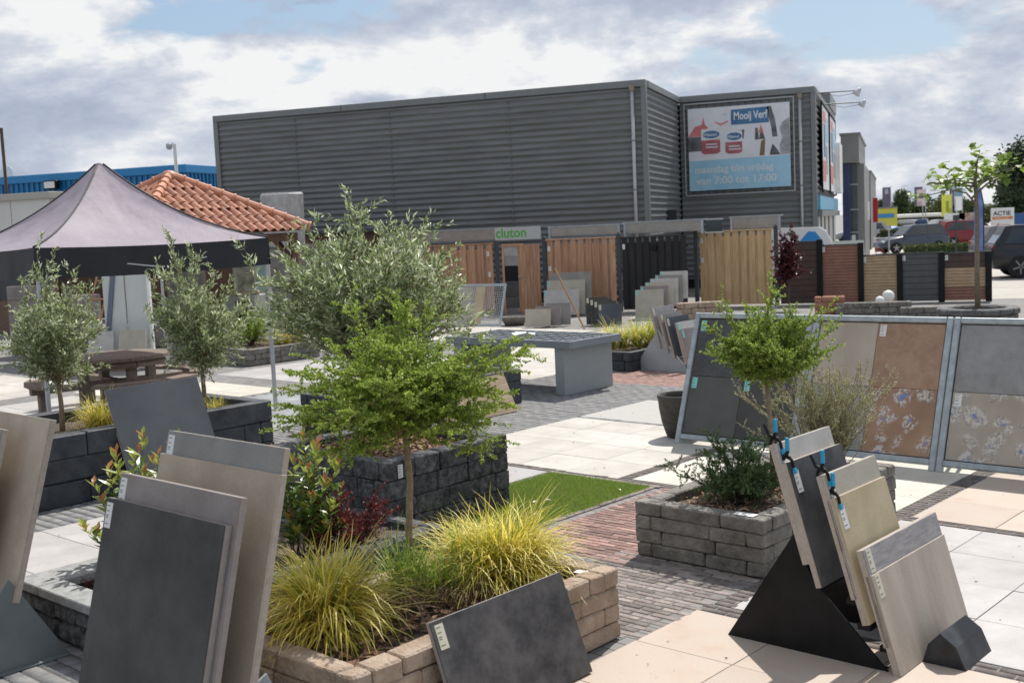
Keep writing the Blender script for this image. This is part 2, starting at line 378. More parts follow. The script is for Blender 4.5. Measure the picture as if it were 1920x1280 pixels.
def edging(u0, v0, n, L, rot):
    root = kind(thing('lawn_edging', 'x', 'x', yd(u0, v0, 0), PSI+rot), 'structure'); del root['label']; del root['category']
    me = MB().cbox(.002, 0, -.04, L-.002, .055, .008, b=.005).mesh('brick', m_bbrick)
    for i in range(n): link('brick', me, root, None, (i*L, R.uniform(-.002, .002), R.uniform(-.002, .002)))
edging(-5.6, 5.7, 11, .205, rad(90)); edging(-6.8, 7.9, 6, .205, 0)

# lawn
m_soil = mat('soil', (.05, .035, .025), (.11, .08, .055), 25, .95, .8, 60)
m_lawn = mat('lawn_blade', (.17, .28, .035), (.38, .50, .10), island=True, lo=0, hi=1, rough=.6, transl=.25)
kind(box('lawn_ground', m_soil, None, -6.76, 5.7, -.02, -5.61, 7.9, .002, rz=PSI), 'structure')
def lawn():
    rg = np.random.default_rng(3); n = 42000
    x = rg.uniform(-6.76, -5.62, n); y = rg.uniform(5.7, 7.89, n); a = rg.uniform(0, 6.283, n); h = rg.uniform(.018, .042, n); w = .0022; ln = rg.normal(0, .012, (n, 2))
    b0 = np.stack([x-np.cos(a)*w, y-np.sin(a)*w, np.zeros(n)], 1); b1 = np.stack([x+np.cos(a)*w, y+np.sin(a)*w, np.zeros(n)], 1)
    tp = np.stack([x+ln[:, 0], y+ln[:, 1], h], 1)
    V = np.stack([b0, b1, tp], 1).reshape(-1, 3); F = np.arange(3*n).reshape(n, 3)
    o = link('lawn_grass', np_mesh('lawn_grass', V, F, m_lawn), None, rz=PSI); tag(o, 'square of short bright green lawn beside the black stone planter', 'lawn'); kind(o, 'stuff')
lawn()
m_petal = mat('white_leaf', (.7, .66, .55), None)
for i, (u, v, a) in enumerate(((-6.0, 6.95, .3), (-6.05, 6.85, 1.2), (-5.72, 7.55, 2.2), (-5.78, 6.55, .9))):
    o = link('fallen_leaf', MB().add([(-.035, 0, 0), (0, .012, .01), (.035, 0, 0), (0, -.012, .006)], [(0, 1, 2, 3)]).mesh('fallen_leaf', m_petal), None, None, yd(u, v, .04), a)
    tag(o, ('pale dry leaf lying in the middle of the lawn', 'second pale leaf touching the middle one on the lawn', 'pale dry leaf at the far right corner of the lawn', 'pale dry leaf near the brick edging of the lawn')[i], 'leaf', 'dry leaves on the lawn')

# ================================================================ BUILDINGS
m_clad = mat('corrugated_grey', (.165, .172, .176), (.195, .203, .206), 1.3, .55, .05, 8, spec=.45, dirt=(3.0, .55, (.085, .078, .065)), stretch=(.25, 1, 2.5))
m_trim = mat('trim_grey', (.17, .18, .18), (.19, .20, .20), 2, .45)
m_galv = mat('galvanised_steel', (.30, .34, .36), (.42, .46, .48), 14, .5, .04, 60, metal=.35)
m_zinc = mat('zinc_pipe', (.42, .43, .44), (.50, .51, .52), 4, .45, metal=.3)
m_dark = mat('dark_opening', (.012, .012, .013), None, rough=.9)
m_black = mat('black_paint', (.006, .006, .007), (.012, .012, .013), 6, .5, spec=.22, grain=.15)
m_whitep = mat('white_plastic', (.72, .72, .70), (.80, .80, .78), 5, .5)
m_glass = mat('dark_glass', (.03, .04, .045), None, rough=.06, spec=.7)
m_print = mat('print_ink', (.03, .03, .03), None, rough=.8)
def corrugated(mb, a0, a1, z0, z1, pitch, amp, M):
    k = int((z1-z0)/pitch*8); prof = []
    for i in range(k+1):
        z = z0+(z1-z0)*i/k; s = math.sin(2*math.pi*(z-z0)/pitch); prof.append((amp*math.copysign(abs(s)**.7, s), z))
    V = []; F = []
    for j, a in enumerate((a0, a1)):
        V += [M @ Vector((a, y, z)) for y, z in prof]
    n = len(prof); F = [(i, i+n, i+n+1, i+1) for i in range(n-1)]
    mb.add(V, F)
X0, X1, Y1, ZT, X2, X3, Y2 = -21.1, -6.86, 33.0, 6.14, -6.86, -2.51, 38.4
wh = thing('corrugated_warehouse', 'long grey warehouse clad in horizontal corrugated steel behind the fences', 'building', (X0, Y1, 0))
I4 = Matrix.Identity(4); T0 = Matrix.Translation((-X0, -Y1, 0))
def side_M(x): return T0 @ Matrix.Translation((x, 0, 0)) @ Matrix.Rotation(rad(90), 4, 'Z')
mb = MB(); corrugated(mb, X0+.12, X1-.1, .3, ZT, .182, .027, T0 @ Matrix.Translation((0, Y1, 0))); mb.build('front_cladding', m_clad, wh, smooth=True)
mb = MB(); corrugated(mb, Y1+.1, Y2-.05, .3, ZT, .182, .027, side_M(X1)); mb.build('recess_cladding', m_clad, wh, smooth=True)
mb = MB(); corrugated(mb, X2+.05, X3-.1, .3, ZT, .182, .027, T0 @ Matrix.Translation((0, Y2, 0))); mb.build('banner_wall_cladding', m_clad, wh, smooth=True)
mb = MB(); corrugated(mb, Y2+.1, 50.5, 2.9, ZT, .205, .033, side_M(X3)); mb.build('street_wall_cladding', m_clad, wh, smooth=True)
def wbox(name, m, x0, y0, z0, x1, y1, z1, b=0.0, par=None): return box(name, m, par or wh, x0-X0, y0-Y1, z0, x1-X0, y1-Y1, z1, b=b)
wbox('inner_wall', m_dark, X0+.1, Y1+.06, 0, X1-.06, 52, ZT-.05); wbox('inner_wall', m_dark, X1-.05, Y2+.06, 0, X3-.06, 50.4, ZT-.05)
wbox('roof_trim', m_trim, X0-.05, Y1-.07, ZT, X1+.05, Y1+.3, ZT+.2, .01); wbox('roof_trim', m_trim, X1-.25, Y1+.31, ZT, X1+.07, Y2-.08, ZT+.195, .01)
wbox('roof_trim', m_trim, X2-.2, Y2-.07, ZT, X3+.05, Y2+.3, ZT+.2, .01); wbox('roof_trim', m_trim, X3-.25, Y2+.31, ZT, X3+.07, 50.5, ZT+.195, .01)
wbox('roof_trim', m_trim, X0-.06, Y1+.31, ZT, X0+.2, 52, ZT+.195, .01); wbox('roof_deck', m_dark, X0+.2, Y1+.3, ZT-.05, X1-.25, 52, ZT+.1)
wbox('corner_trim', m_trim, X0-.05, Y1-.06, .2, X0+.11, Y1+.1, ZT-.003); wbox('corner_trim', m_trim, X1-.09, Y1-.06, .2, X1+.06, Y1+.1, ZT-.003); wbox('corner_trim', m_trim, X3-.09, Y2-.06, .2, X3+.06, Y2+.1, ZT-.003)
wbox('left_wall', m_clad, X0-.02, Y1+.1, .2, X0+.1, 52, ZT-.003)
wbox('parapet_seam', m_dark, X0+4.6, Y1-.076, ZT+.01, X0+4.615, Y1-.072, ZT+.19); wbox('parapet_seam', m_dark, X0+9.4, Y1-.076, ZT+.01, X0+9.415, Y1-.072, ZT+.19)
for px, py, zt in ((X1-.34, Y1-.1, 6.05), (X3-.42, Y2-.1, 6.0)):
    p = MB().tube([(px-X0, py-Y1, .1), (px-X0, py-Y1, zt)], .05, 12).build('downpipe', m_zinc, wh, smooth=True)
    MB().cbox(px-X0-.07, py-Y1-.07, zt-.02, px-X0+.07, py-Y1+.07, zt+.13, b=.01).build('hopper', mat('rust_hopper', (.22, .17, .13), (.30, .24, .19), 8), p)
    for z in (1.9, 3.2, 4.6): MB().tube([(px-X0, py-Y1, z), (px-X0, py-Y1, z+.04)], .056, 12).build('pipe_clamp', m_trim, p)
for lx in (-18.2, -14.9, -11.0): wbox('lap_joint', m_trim, lx, Y1-.0285, .3, lx+.014, Y1+.01, ZT-.004)
wbox('vent_opening', m_dark, X1-.045+.0, 35.9, 2.15, X1+.055, 37.2, 2.62)
wbox('street_fascia', mat('sky_blue_sign', (.12, .40, .60), None, rough=.4), X3-.02, 38.7, 2.42, X3+.14, 50.3, 2.88)
wbox('street_lintel', m_trim, X3-.02, 38.6, 2.2, X3+.2, 50.4, 2.40)
wbox('shop_glazing', mat('pale_blind', (.55, .55, .50), (.42, .43, .42), 3, .5, stretch=(1, 3, .1)), X3-.03, 38.6, 0, X3+.02, 50.3, 2.2)
for y in (38.6, 40.4, 42.5, 45, 48): wbox('glazing_bar', m_trim, X3+.021, y, 0, X3+.07, y+.1, 2.2)
wbox('roof_unit', m_trim, X3-.6, 46, ZT+.2, X3+.12, 50.4, ZT+.75, .02); wbox('white_sign_box', m_whitep, X3+.1, 48.2, 3.1, X3+.35, 50.2, 5.1, .02)
# banner on the recessed wall
m_bwhite = mat('banner_white', (.66, .67, .70), (.74, .75, .78), 2, .55); m_blt = mat('banner_light_blue', (.27, .52, .68), (.36, .60, .74), 2.5, .55); m_bnavy = mat('banner_navy', (.035, .13, .28), (.07, .19, .36), 2, .5)
m_bred = mat('banner_red', (.58, .14, .14), (.66, .24, .23), 3, .5); m_bblk = mat('banner_black', (.07, .07, .075), (.20, .20, .21), 4, .6); m_bpink = mat('banner_pale_text', (.62, .68, .72), None); m_bgrey2 = mat('banner_grey', (.24, .25, .27), (.42, .42, .44), 5, .6)
m_cred = mat('can_red', (.36, .08, .10), (.46, .16, .17), 3, .5)
bn = thing('wall_banner', 'large paint shop banner with two paint cans and opening hours', 'banner', (-6.53, Y2-.12, 3.22))
bw, bh = 3.28, 2.68
def bpoly(name, m, pts, lay, parent=bn):
    V = [(a*bw, -.003*lay, b*bh) for a, b in pts]; W2 = [(a*bw, -.003*lay+.0025, b*bh) for a, b in pts]; n = len(pts)
    return MB().add(V+W2, [tuple(range(n)), tuple(range(2*n-1, n-1, -1))]+[(i, i+n, (i+1) % n+n, (i+1) % n) for i in range(n)]).build(name, m, parent)
def circ(cx_, cz, rx, rz, n=18, a0=0, a1=360): return [(cx_+rx*math.cos(rad(a0+(a1-a0)*i/(n if a1-a0 == 360 else n-1))), cz+rz*math.sin(rad(a0+(a1-a0)*i/(n if a1-a0 == 360 else n-1)))) for i in range(n)]
bpoly('sheet', m_bwhite, [(0, 0), (1, 0), (1, 1), (0, 1)], 0)
bpoly('hours_field', m_blt, [(0, 0), (1, 0), (1, .375), (0, .365)], 1)
bpoly('name_field', m_bnavy, [(.43, .775), (.80, .775), (.80, .965), (.43, .955)], 2)
text('lettering', 'Mooij Verf', .345, m_bwhite, bn, Matrix.Translation((.455*bw, -.009, .835*bh)) @ FACE_Y, sx=.72)
text('lettering', 'maandag t/m vrijdag', .32, m_bpink, bn, Matrix.Translation((.055*bw, -.006, .215*bh)) @ FACE_Y, sx=.99)
text('lettering', 'van 7:00 tot 17:00', .34, m_bpink, bn, Matrix.Translation((.07*bw, -.006, .075*bh)) @ FACE_Y, sx=1.04)
bpoly('red_swoosh', m_bred, [(.27, .83), (.33, .80), (.40, .83), (.40, .815), (.33, .775), (.27, .815)], 2); bpoly('blue_swoosh', m_blt, [(.33, .90), (.37, .92), (.40, .89), (.36, .905)], 2)
bpoly('red_cone', m_bred, [(0, .66), (.13, .66), (.20, .76), (.17, .80), (.155, .90), (.14, .80), (.07, .78)], 2); bpoly('dark_block', m_bblk, [(0, .48), (.14, .48), (.14, .655), (0, .655)], 2)
bpoly('bottle_print', m_bblk, [(.66, .58), (.70, .58), (.69, .72), (.665, .72)], 2); bpoly('bottle_print', m_bblk, [(.70, .58), (.76, .58), (.74, .66), (.71, .66)], 2); bpoly('bottle_print', m_bred, [(.70, .66), (.745, .66), (.72, .76)], 3)
bpoly('brush_print', mat('brush_brown', (.22, .14, .09), None), [(.70, .385), (.75, .385), (.76, .58), (.72, .56)], 2)
bpoly('splash_print', m_bblk, [(.78, .96), (.82, .97), (.86, .80), (.88, .60), (.83, .60), (.82, .72)], 2); bpoly('splash_print', m_bblk, [(.80, .385), (.90, .385), (.88, .44), (.83, .52), (.81, .45)], 2)
bpoly('wall_print', m_bgrey2, [(.90, .385), (.998, .385), (.995, .82), (.93, .77), (.90, .70), (.925, .58), (.90, .50)], 2)
bpoly('tower_print', m_bblk, [(.38, .69), (.56, .71), (.55, .60), (.53, .60), (.53, .69), (.50, .69), (.50, .62), (.47, .69), (.39, .68)], 2)
for cx_, w_, z0, z1 in ((.225, .185, .44, .74), (.452, .165, .43, .70)):
    can = bpoly('paint_can_print', m_cred, [(cx_-w_/2, z0+.02), (cx_-w_/2+.03, z0), (cx_+w_/2-.03, z0), (cx_+w_/2, z0+.02), (cx_+w_/2, z1-.13), (cx_-w_/2, z1-.13)], 3)
    bpoly('can_lid_print', m_bwhite, [(cx_-w_/2-.005, z1-.13), (cx_+w_/2+.005, z1-.13), (cx_+w_/2, z1), (cx_-w_/2, z1+.005)], 3, can)
    bpoly('can_logo_print', m_bnavy, circ(cx_+.005, z1-.065, w_*.46, .047, 14), 4, can)
    text('lettering', 'Wijzonol', .125, m_bwhite, can, Matrix.Translation(((cx_-w_*.40)*bw, -.015, (z1-.082)*bh)) @ FACE_Y, sx=.95*w_/.185)
    bpoly('can_text_print', m_bpink, [(cx_-.05, z1-.19), (cx_+.06, z1-.19), (cx_+.06, z1-.175), (cx_-.05, z1-.175)], 4, can); bpoly('can_text_print', m_bpink, [(cx_-.05, z1-.225), (cx_+.07, z1-.225), (cx_+.07, z1-.21), (cx_-.05, z1-.21)], 4, can)
fr = MB()
for a, b_ in (((-.12, -.15), (bw+.12, -.15)), ((bw+.12, -.15), (bw+.12, bh+.15)), ((bw+.12, bh+.15), (-.12, bh+.15)), ((-.12, bh+.15), (-.12, -.15))): fr.tube([(a[0], -.01, a[1]), (b_[0], -.01, b_[1])], .018, 6)
frame_o = fr.build('tension_frame', m_zinc, bn)
lc = MB()
for i in range(13):
    x = bw*(i+.5)/13
    lc.tube([(x, -.005, 0), (x, -.01, -.15)], .008, 4); lc.tube([(x, -.005, bh), (x, -.01, bh+.15)], .008, 4)
for i in range(11):
    z = bh*(i+.5)/11
    lc.tube([(0, -.005, z), (-.12, -.01, z)], .008, 4); lc.tube([(bw, -.005, z), (bw+.12, -.01, z)], .008, 4)
kind(lc.build('lacing_cord', m_black, frame_o), 'stuff')
for i, (ya, yb_) in enumerate(((40.3, 44.0), (45.0, 49.0))):
    sb = thing('street_banner', ('narrow printed banner on the street wall nearest the corner', 'narrow printed banner on the street wall farther from the corner')[i], 'banner', (X3+.12, ya, 3.12), rad(90))
    MB().box(0, -.02, 0, yb_-ya, 0, 2.8).build('sheet', m_bwhite, sb)
    for (a, b_, c, d, m_) in ((.1, .1, .5, .35, m_bred), (.2, .4, .45, .8, m_bnavy), (.5, .2, .8, .55, m_bgrey2), (.55, .6, .9, .9, m_blt), (.15, .82, .5, .95, m_bred)):
        L_ = yb_-ya; MB().box(a*L_, -.026, b_*2.8, c*L_, -.021, d*2.8).build('print_field', m_, sb)
    q = MB(); L_ = yb_-ya
    for a, b_ in (((-.1, -.1), (L_+.1, -.1)), ((L_+.1, -.1), (L_+.1, 2.9)), ((L_+.1, 2.9), (-.1, 2.9)), ((-.1, 2.9), (-.1, -.1))): q.tube([(a[0], -.01, a[1]), (b_[0], -.01, b_[1])], .03, 6)
    q.build('tension_frame', m_black, sb)
for i, (y, z, ln) in enumerate(((40.0, 6.28, 1.42), (43.6, 6.22, 1.48))):
    fl = thing('flood_lamp', ('long-armed flood lamp above the street wall, nearer of two', 'long-armed flood lamp above the street wall, farther of two')[i], 'lamp', (X3, y, z))
    MB().tube([(-.05, 0, 0), (ln, 0, -.02)], .022, 8).build('arm', m_trim, fl)
    hd = MB().lathe([(.03, 0), (.05, .06), (.12, .2), (.13, .26), (.11, .265)], 12, Matrix.Translation((ln-.03, 0, .05)) @ Matrix.Rotation(rad(215), 4, 'Y')).build('lamp_head', m_zinc, fl, smooth=True)
    MB().tube([(.1, 0, -.02), (ln*.5, 0, -.16), (ln, 0, -.08)], .008, 5).build('cable', m_black, fl)

def building(name, label, x0, x1, y0, y1, z1, m, extra=None):
    b = thing(name, label, 'building', (x0, y0, 0)); w, d = x1-x0, y1-y0
    box('wall', m, b, 0, 0, 0, w, d, z1); box('roof_trim', m_trim, b, -.06, -.06, z1, w+.06, d+.06, z1+.12, b=.01)
    if extra: extra(b, w, d, z1)
    return b
m_lgw = mat('ribbed_light_grey', (.21, .215, .21), (.25, .25, .245), 2, .5); m_navy = mat('navy_panel', (.02, .03, .10), (.03, .045, .14), 2, .35)
b2 = thing('grey_shop_building', 'light grey shop with overhanging upper box and navy entrance', 'building', (-2.3, 52, 0))
box('upper_box', m_lgw, b2, 0, 0, 4.45, .75, 10, 5.6); box('roof_trim', m_trim, b2, -.05, -.05, 5.6, .82, 10.1, 5.7, b=.01)
for i in range(9): box('cladding_rib', m_trim, b2, 0, -.014, 4.52+i*.118, .75, -.001, 4.53+i*.118)
box('navy_column', m_navy, b2, .02, .5, 0, .32, 9, 4.448); box('entrance_glass', m_glass, b2, .321, 1.2, 0, .62, 9, 4.448); box('end_wall', m_lgw, b2, .621, 2.0, 0, .9, 11, 4.447)
for z in (1.4, 2.4, 3.5): box('glazing_bar', m_zinc, b2, .3, 1.15, z, .66, 1.199, z+.04)
box('poster_column', m_whitep, b2, .36, 1.1, .2, .52, 1.199, 1.3); box('hanging_sign', m_whitep, b2, .901, 6, 1.9, .98, 7.5, 2.8)
b3 = building('far_grey_building', 'plain grey building with a small chimney farther down the street', -2.1, -1.55, 74, 92, 4.7, m_lgw)
box('chimney', m_black, b3, .2, 2, 4.82, .3, 2.1, 5.05); box('door', m_glass, b3, .05, -.03, 0, .5, -.002, 1.9); box('red_sign', mat('red_sign', (.4, .02, .03), None), b3, .551, 6, 1.6, .85, 6.4, 3.2)
b4 = building('yellow_shop', 'far low yellow shop front with a blue stripe', -2.6, -.05, 104, 118, 2.55, mat('yellow_front', (.55, .52, .06), (.62, .58, .1), 2), lambda b, w, d, z: (box('blue_stripe', mat('blue_stripe', (.05, .25, .5), None), b, 1.0, -.05, 1.75, 2.3, -.005, 2.1), box('white_roller', m_whitep, b, .3, -.05, .3, 1.2, -.005, 1.1)))
b5 = building('far_low_shed', 'far low dark shed with pale flat roof beyond the parked cars', .1, 4.2, 122, 140, 1.5, m_dark, lambda b, w, d, z: box('roof', m_whitep, b, -.2, -.3, z+.121, w+.2, d, z+.4))
# blue and white buildings at the left
m_blue = mat('blue_cladding', (.008, .14, .33), (.012, .17, .38), 2, .4)
bb = thing('blue_hall', 'blue ribbed industrial hall behind the tiled gazebo roof', 'building', (-70, 55, 0))
box('wall', m_blue, bb, 0, 0, 0, 32.7, 26, 6.15); box('roof_trim', mat('blue_trim', (.01, .20, .45), None, rough=.35), bb, -.1, -.15, 6.15, 32.85, 26, 6.6, b=.02)
rb = MB()
for i in range(88): rb.box(i*.372, -.09, 0, i*.372+.12, -.002, 6.12)
for i in range(60): rb.box(32.702, i*.372+.1, 0, 32.79, i*.372+.22, 6.12)
kind(rb.build('wall_ribs', m_blue, bb, fix=False), 'stuff')
ws = thing('white_showroom', 'white panelled showroom building behind the party tent', 'building', (-34, 25.5, 0))
box('fascia', mat('white_panel', (.58, .57, .54), (.64, .63, .60), 1.5, .5), ws, 0, 0, 2.75, 12.4, 1.3, 3.62); box('roof_trim', mat('cream_trim', (.40, .38, .34), None), ws, -.1, -.1, 3.62, 12.5, 1.3, 3.8, b=.01)
for i in range(8): box('panel_joint', m_trim, ws, .6+i*1.5, -.006, 2.76, .612+i*1.5, -.001, 3.61)
box('window_band', m_glass, ws, 0, .15, .9, 12.3, .5, 2.748); box('sill_wall', mat('brown_brick_wall', (.14, .085, .06), (.22, .14, .10), 12, .9, .4, 60), ws, 0, .1, 0, 12.3, .6, .898)
for i in range(9): box('window_post', mat('brown_post', (.10, .06, .045), None), ws, .3+i*1.4, .05, .9, .45+i*1.4, .149, 2.747)
fl = thing('wall_floodlight', 'small square floodlight on the blue hall above the showroom', 'lamp', (-45.98, 54.6, 5.93))
box('housing', m_black, fl, -.45, -.2, -.25, .45, .15, .25, b=.03); box('lens', m_whitep, fl, -.36, -.22, -.18, .36, -.205, .18)

# ================================================================ PLANTERS OF STACKED BLOCKS
def block_planter(name, label, u0, u1, v0, v1, h, courses, lens, dep, m, soil_z, m_soil_=None, gap=.003, bev=.008, jit=.003, sides='sewn', cat='planter'):
    root = thing(name, label, cat, yd(u0, v0, 0), PSI); w, d = u1-u0, v1-v0; ch = h/courses; rr = random.Random(len(label))
    cache = {}
    def block(x0, y0, x1, y1, z0):
        key = (round(x1-x0, 2), round(y1-y0, 2), rr.randrange(3))
        if key not in cache:
            cache[key] = MB().cbox(gap, gap, gap*.5, x1-x0-gap, y1-y0-gap, ch-gap*.5, b=bev, jit=jit, rnd=rr).mesh('block', m)
        o = link('block', cache[key], root, None, (x0+rr.uniform(-.003, .003), y0+rr.uniform(-.003, .003), z0))
    def run(a0, a1, k):
        pos = [a0]; first = True
        while pos[-1] < a1-1e-6:
            l = rr.choice(lens)*(.5 if (first and k % 2) else 1); first = False
            l = round(l, 2)
            if a1-(pos[-1]+l) < .1: pos.append(a1)
            else: pos.append(pos[-1]+l)
        return list(zip(pos[:-1], pos[1:]))
    for k in range(courses):
        z = k*ch; e = k % 2
        xs = (0, w) if e else (dep, w-dep); ys = (dep, d-dep) if e else (0, d)
        for s, (a, b) in (('s', xs), ('n', xs)):
            if s in sides:
                for p, q in run(a, b, k): block(p, 0 if s == 's' else d-dep, q, dep if s == 's' else d, z)
        for s, (a, b) in (('w', ys), ('e', ys)):
            if s in sides:
                for p, q in run(a, b, k): block(0 if s == 'w' else w-dep, p, dep if s == 'w' else w, q, z)
    sm = MB(); n = 8
    V = [(dep*.8+(w-dep*1.6)*i/n, dep*.8+(d-dep*1.6)*j/n, soil_z+rr.uniform(-.015, .02)) for j in range(n+1) for i in range(n+1)]
    sm.add(V, [(j*(n+1)+i, j*(n+1)+i+1, (j+1)*(n+1)+i+1, (j+1)*(n+1)+i) for j in range(n) for i in range(n)])
    sm.build('soil', m_soil_ or m_soil, root, smooth=True, fix=False)
    return root
m_blk = mat('black_block', (.020, .021, .023), (.062, .064, .069), 8, .85, 1.0, 38, var=.25, dirt=(20, .65, (.22, .22, .225)), bdist=.02)
m_gblk = mat('grey_block', (.13, .12, .105), (.25, .235, .21), 9, .85, .9, 40, var=.14, dirt=(16, .35, (.10, .09, .08)), bdist=.02)
m_tblk = mat('tan_block', (.285, .215, .16), (.42, .335, .26), 7, .85, .8, 45, var=.12, dirt=(12, .5, (.26, .15, .09)), bdist=.02)
m_slp = mat('anthracite_beam', (.018, .021, .027), (.042, .047, .057), 4, .65, .35, 50, var=.12, dirt=(5, .4, (.13, .14, .15)))
m_mulch = mat('bark_chip', (.12, .055, .03), (.42, .27, .17), island=True, lo=0, hi=1, rough=.9)
bp = block_planter('stone_planter', 'tall black rough stone block planter holding the large olive', -7.7, -6.25, 5.46, 6.78, .59, 4, (.30, .34, .26), .16, m_blk, .50)
tp = block_planter('stone_planter', 'low tan stone block planter full of yellow grass in front', -4.76, -3.71, 2.97, 4.87, .39, 4, (.42, .36, .2), .13, m_tblk, .31)
gp = block_planter('stone_planter', 'grey stone block planter with juniper and pink flower shrub', -4.57, -3.58, 6.19, 8.15, .375, 4, (.42, .38, .46), .13, m_gblk, .30)
sp = block_planter('sleeper_planter', 'long anthracite beam planter below the two small olive trees', -11.2, -9.6, 3.7, 6.9, .63, 3, (1.2, .9, .75), .15, m_slp, .52, bev=.008, jit=.002)
lp = block_planter('sleeper_planter', 'low anthracite beam planter behind the wood-look slab', -10.8, -9.85, 8.15, 11.0, .45, 3, (1.0, .8), .14, m_slp, .36, bev=.008, jit=.002)
fp = block_planter('stone_planter', 'far grey block planter with shrub and yellow grass by the tent pole', -19.2, -17.3, 12.0, 13.6, .30, 3, (.4, .3), .14, m_gblk, .25)
cb = block_planter('bed_edging', 'low dark rounded block bed behind the tan planter', -6.77, -5.62, 2.95, 5.42, .24, 2, (.3, .25), .13, m_blk, .17, bev=.022, jit=.0015)
for s_, (a, b_, c, d) in enumerate(((-6.78, -6.5, 2.93, 3.7), (-6.49, -5.2, 2.93, 3.1))):
    o = MB().cbox(0, 0, .0, b_-a, d-c, .055, b=.006).build('coping_slab', mat('concrete_coping', (.22, .225, .225), (.33, .335, .33), 14, .85, .4, 90), None, fix=False, loc=yd(a, c, .243), rz=PSI)
    tag(o, ('concrete coping slab along the left rim of the low bed', 'concrete coping slab along the near rim of the low bed')[s_], 'slab')
def chips(name, parent, w0, w1, d0, d1, z, n, seed, L=.035):
    rg = np.random.default_rng(seed); V = []; F = []
    c = np.stack([rg.uniform(w0, w1, n), rg.uniform(d0, d1, n), z+rg.uniform(0, .03, n)], 1)
    for i in range(n):
        a = rg.normal(size=3); a[2] *= .35; a /= np.linalg.norm(a); b = rg.normal(size=3); b[2] *= .5; b -= a*(b@a); b /= np.linalg.norm(b)
        l, w = L*rg.uniform(.4, 1.3), L*rg.uniform(.12, .35)
        V += [c[i]-a*l-b*w, c[i]+a*l-b*w*.6, c[i]+a*l*.8+b*w, c[i]-a*l*.9+b*w]; F.append((4*i, 4*i+1, 4*i+2, 4*i+3))
    kind(link(name, np_mesh(name, V, F, m_mulch), parent), 'stuff')
chips('bark_mulch', bp, .15, 1.3, .15, 1.17, .505, 2600, 1); chips('bark_mulch', gp, .12, .87, .12, 1.8, .31, 900, 2, .025); chips('dead_grass_litter', tp, .12, .93, .12, 1.78, .315, 900, 4, .04)
m_stk = mat('sticker_white', (.68, .68, .66), None, rough=.6); m_stc = mat('sticker_cream', (.60, .57, .45), None, rough=.6); m_stt = mat('sticker_teal', (.22, .58, .55), None, rough=.6)
def sticker(parent, M, m, w=.052, h=.115, rows=((.86, .5), (.66, .45), (.48, .4), (.40, .35), (.15, .55))):
    st = MB().box(0, -.0015, 0, w, 0, h, M).build('price_label', m, parent, fix=False)
    pr = MB()
    for r_, l in rows: pr.box(w*.12, -.0022, h*r_, w*(.12+l), -.0016, h*r_+h*.028, M)
    pr.build('print', m_print, st, fix=False); return st
sticker(bp, Matrix.Translation((1.456, .1, .46)) @ Matrix.Rotation(rad(90), 4, 'Z'), m_stk, .05, .1)
MB().box(1.0-.13, 1.72, .378, 1.0-.02, 1.84, .381).build('rim_label', m_stk, tp, fix=False); MB().box(.75, .03, .378, .9, .1, .381).build('rim_label', m_stk, gp, fix=False)
MB().tube([(.83, 1.6, .3), (.84, 1.62, .36), (.86, 1.66, .37), (.87, 1.68, .3)], .008, 6).build('drip_hose', m_black, tp)

# ================================================================ SLABS ON RACKS
m_core = mat('slab_core', (.38, .325, .27), (.45, .39, .335), 20, .85, .3, 120, grain=.1); m_coreg = mat('slab_core_taupe', (.27, .235, .215), (.31, .275, .25), 20, .85, .3, 120)
def sm(n, c, c2, sc=3.0, rough=.58, bump=.05, dirt=None, lo=.35, hi=.65, stretch=None): return mat('slab_'+n, c, c2, sc, rough, bump, 110, spec=.25, dirt=dirt, lo=lo, hi=hi, stretch=stretch, grain=.10)
ms_dark = sm('charcoal', (.034, .034, .033), (.075, .072, .067), 2.2, .5, .1, (7, .3, (.10, .098, .092))); ms_taupe = sm('taupe', (.215, .185, .175), (.275, .245, .23), 4); ms_beige = sm('beige', (.36, .295, .225), (.46, .395, .315), 3.5)
ms_grey = sm('mid_grey', (.21, .205, .195), (.28, .27, .255), 3); ms_blue = sm('blue_grey', (.062, .070, .082), (.092, .10, .112), 2.5); ms_lt = sm('light_concrete', (.40, .39, .365), (.49, .475, .45), 5)
ms_anth = sm('anthracite', (.038, .041, .045), (.07, .073, .078), 4, .5, .06, (8, .35, (.13, .135, .14))); ms_sand = sm('sand_grey', (.37, .345, .285), (.44, .41, .345), 5); ms_yel = sm('yellow_beige', (.42, .35, .22), (.52, .44, .30), 4)
ms_rib = sm('brushed_grey', (.24, .23, .235), (.36, .345, .35), 9, .6, .5, stretch=(1, 1, 6)); ms_vein = sm('veined_taupe', (.37, .315, .26), (.46, .40, .335), 3, stretch=(3.5, 1, .5)); ms_wood = sm('wood_look', (.33, .24, .155), (.50, .40, .28), 4, .55, .1, stretch=(.7, 1, 12))
ms_cloud = sm('clouded_black', (.034, .033, .036), (.095, .09, .09), 4.5, .5, .06, (11, .35, (.18, .175, .17)))
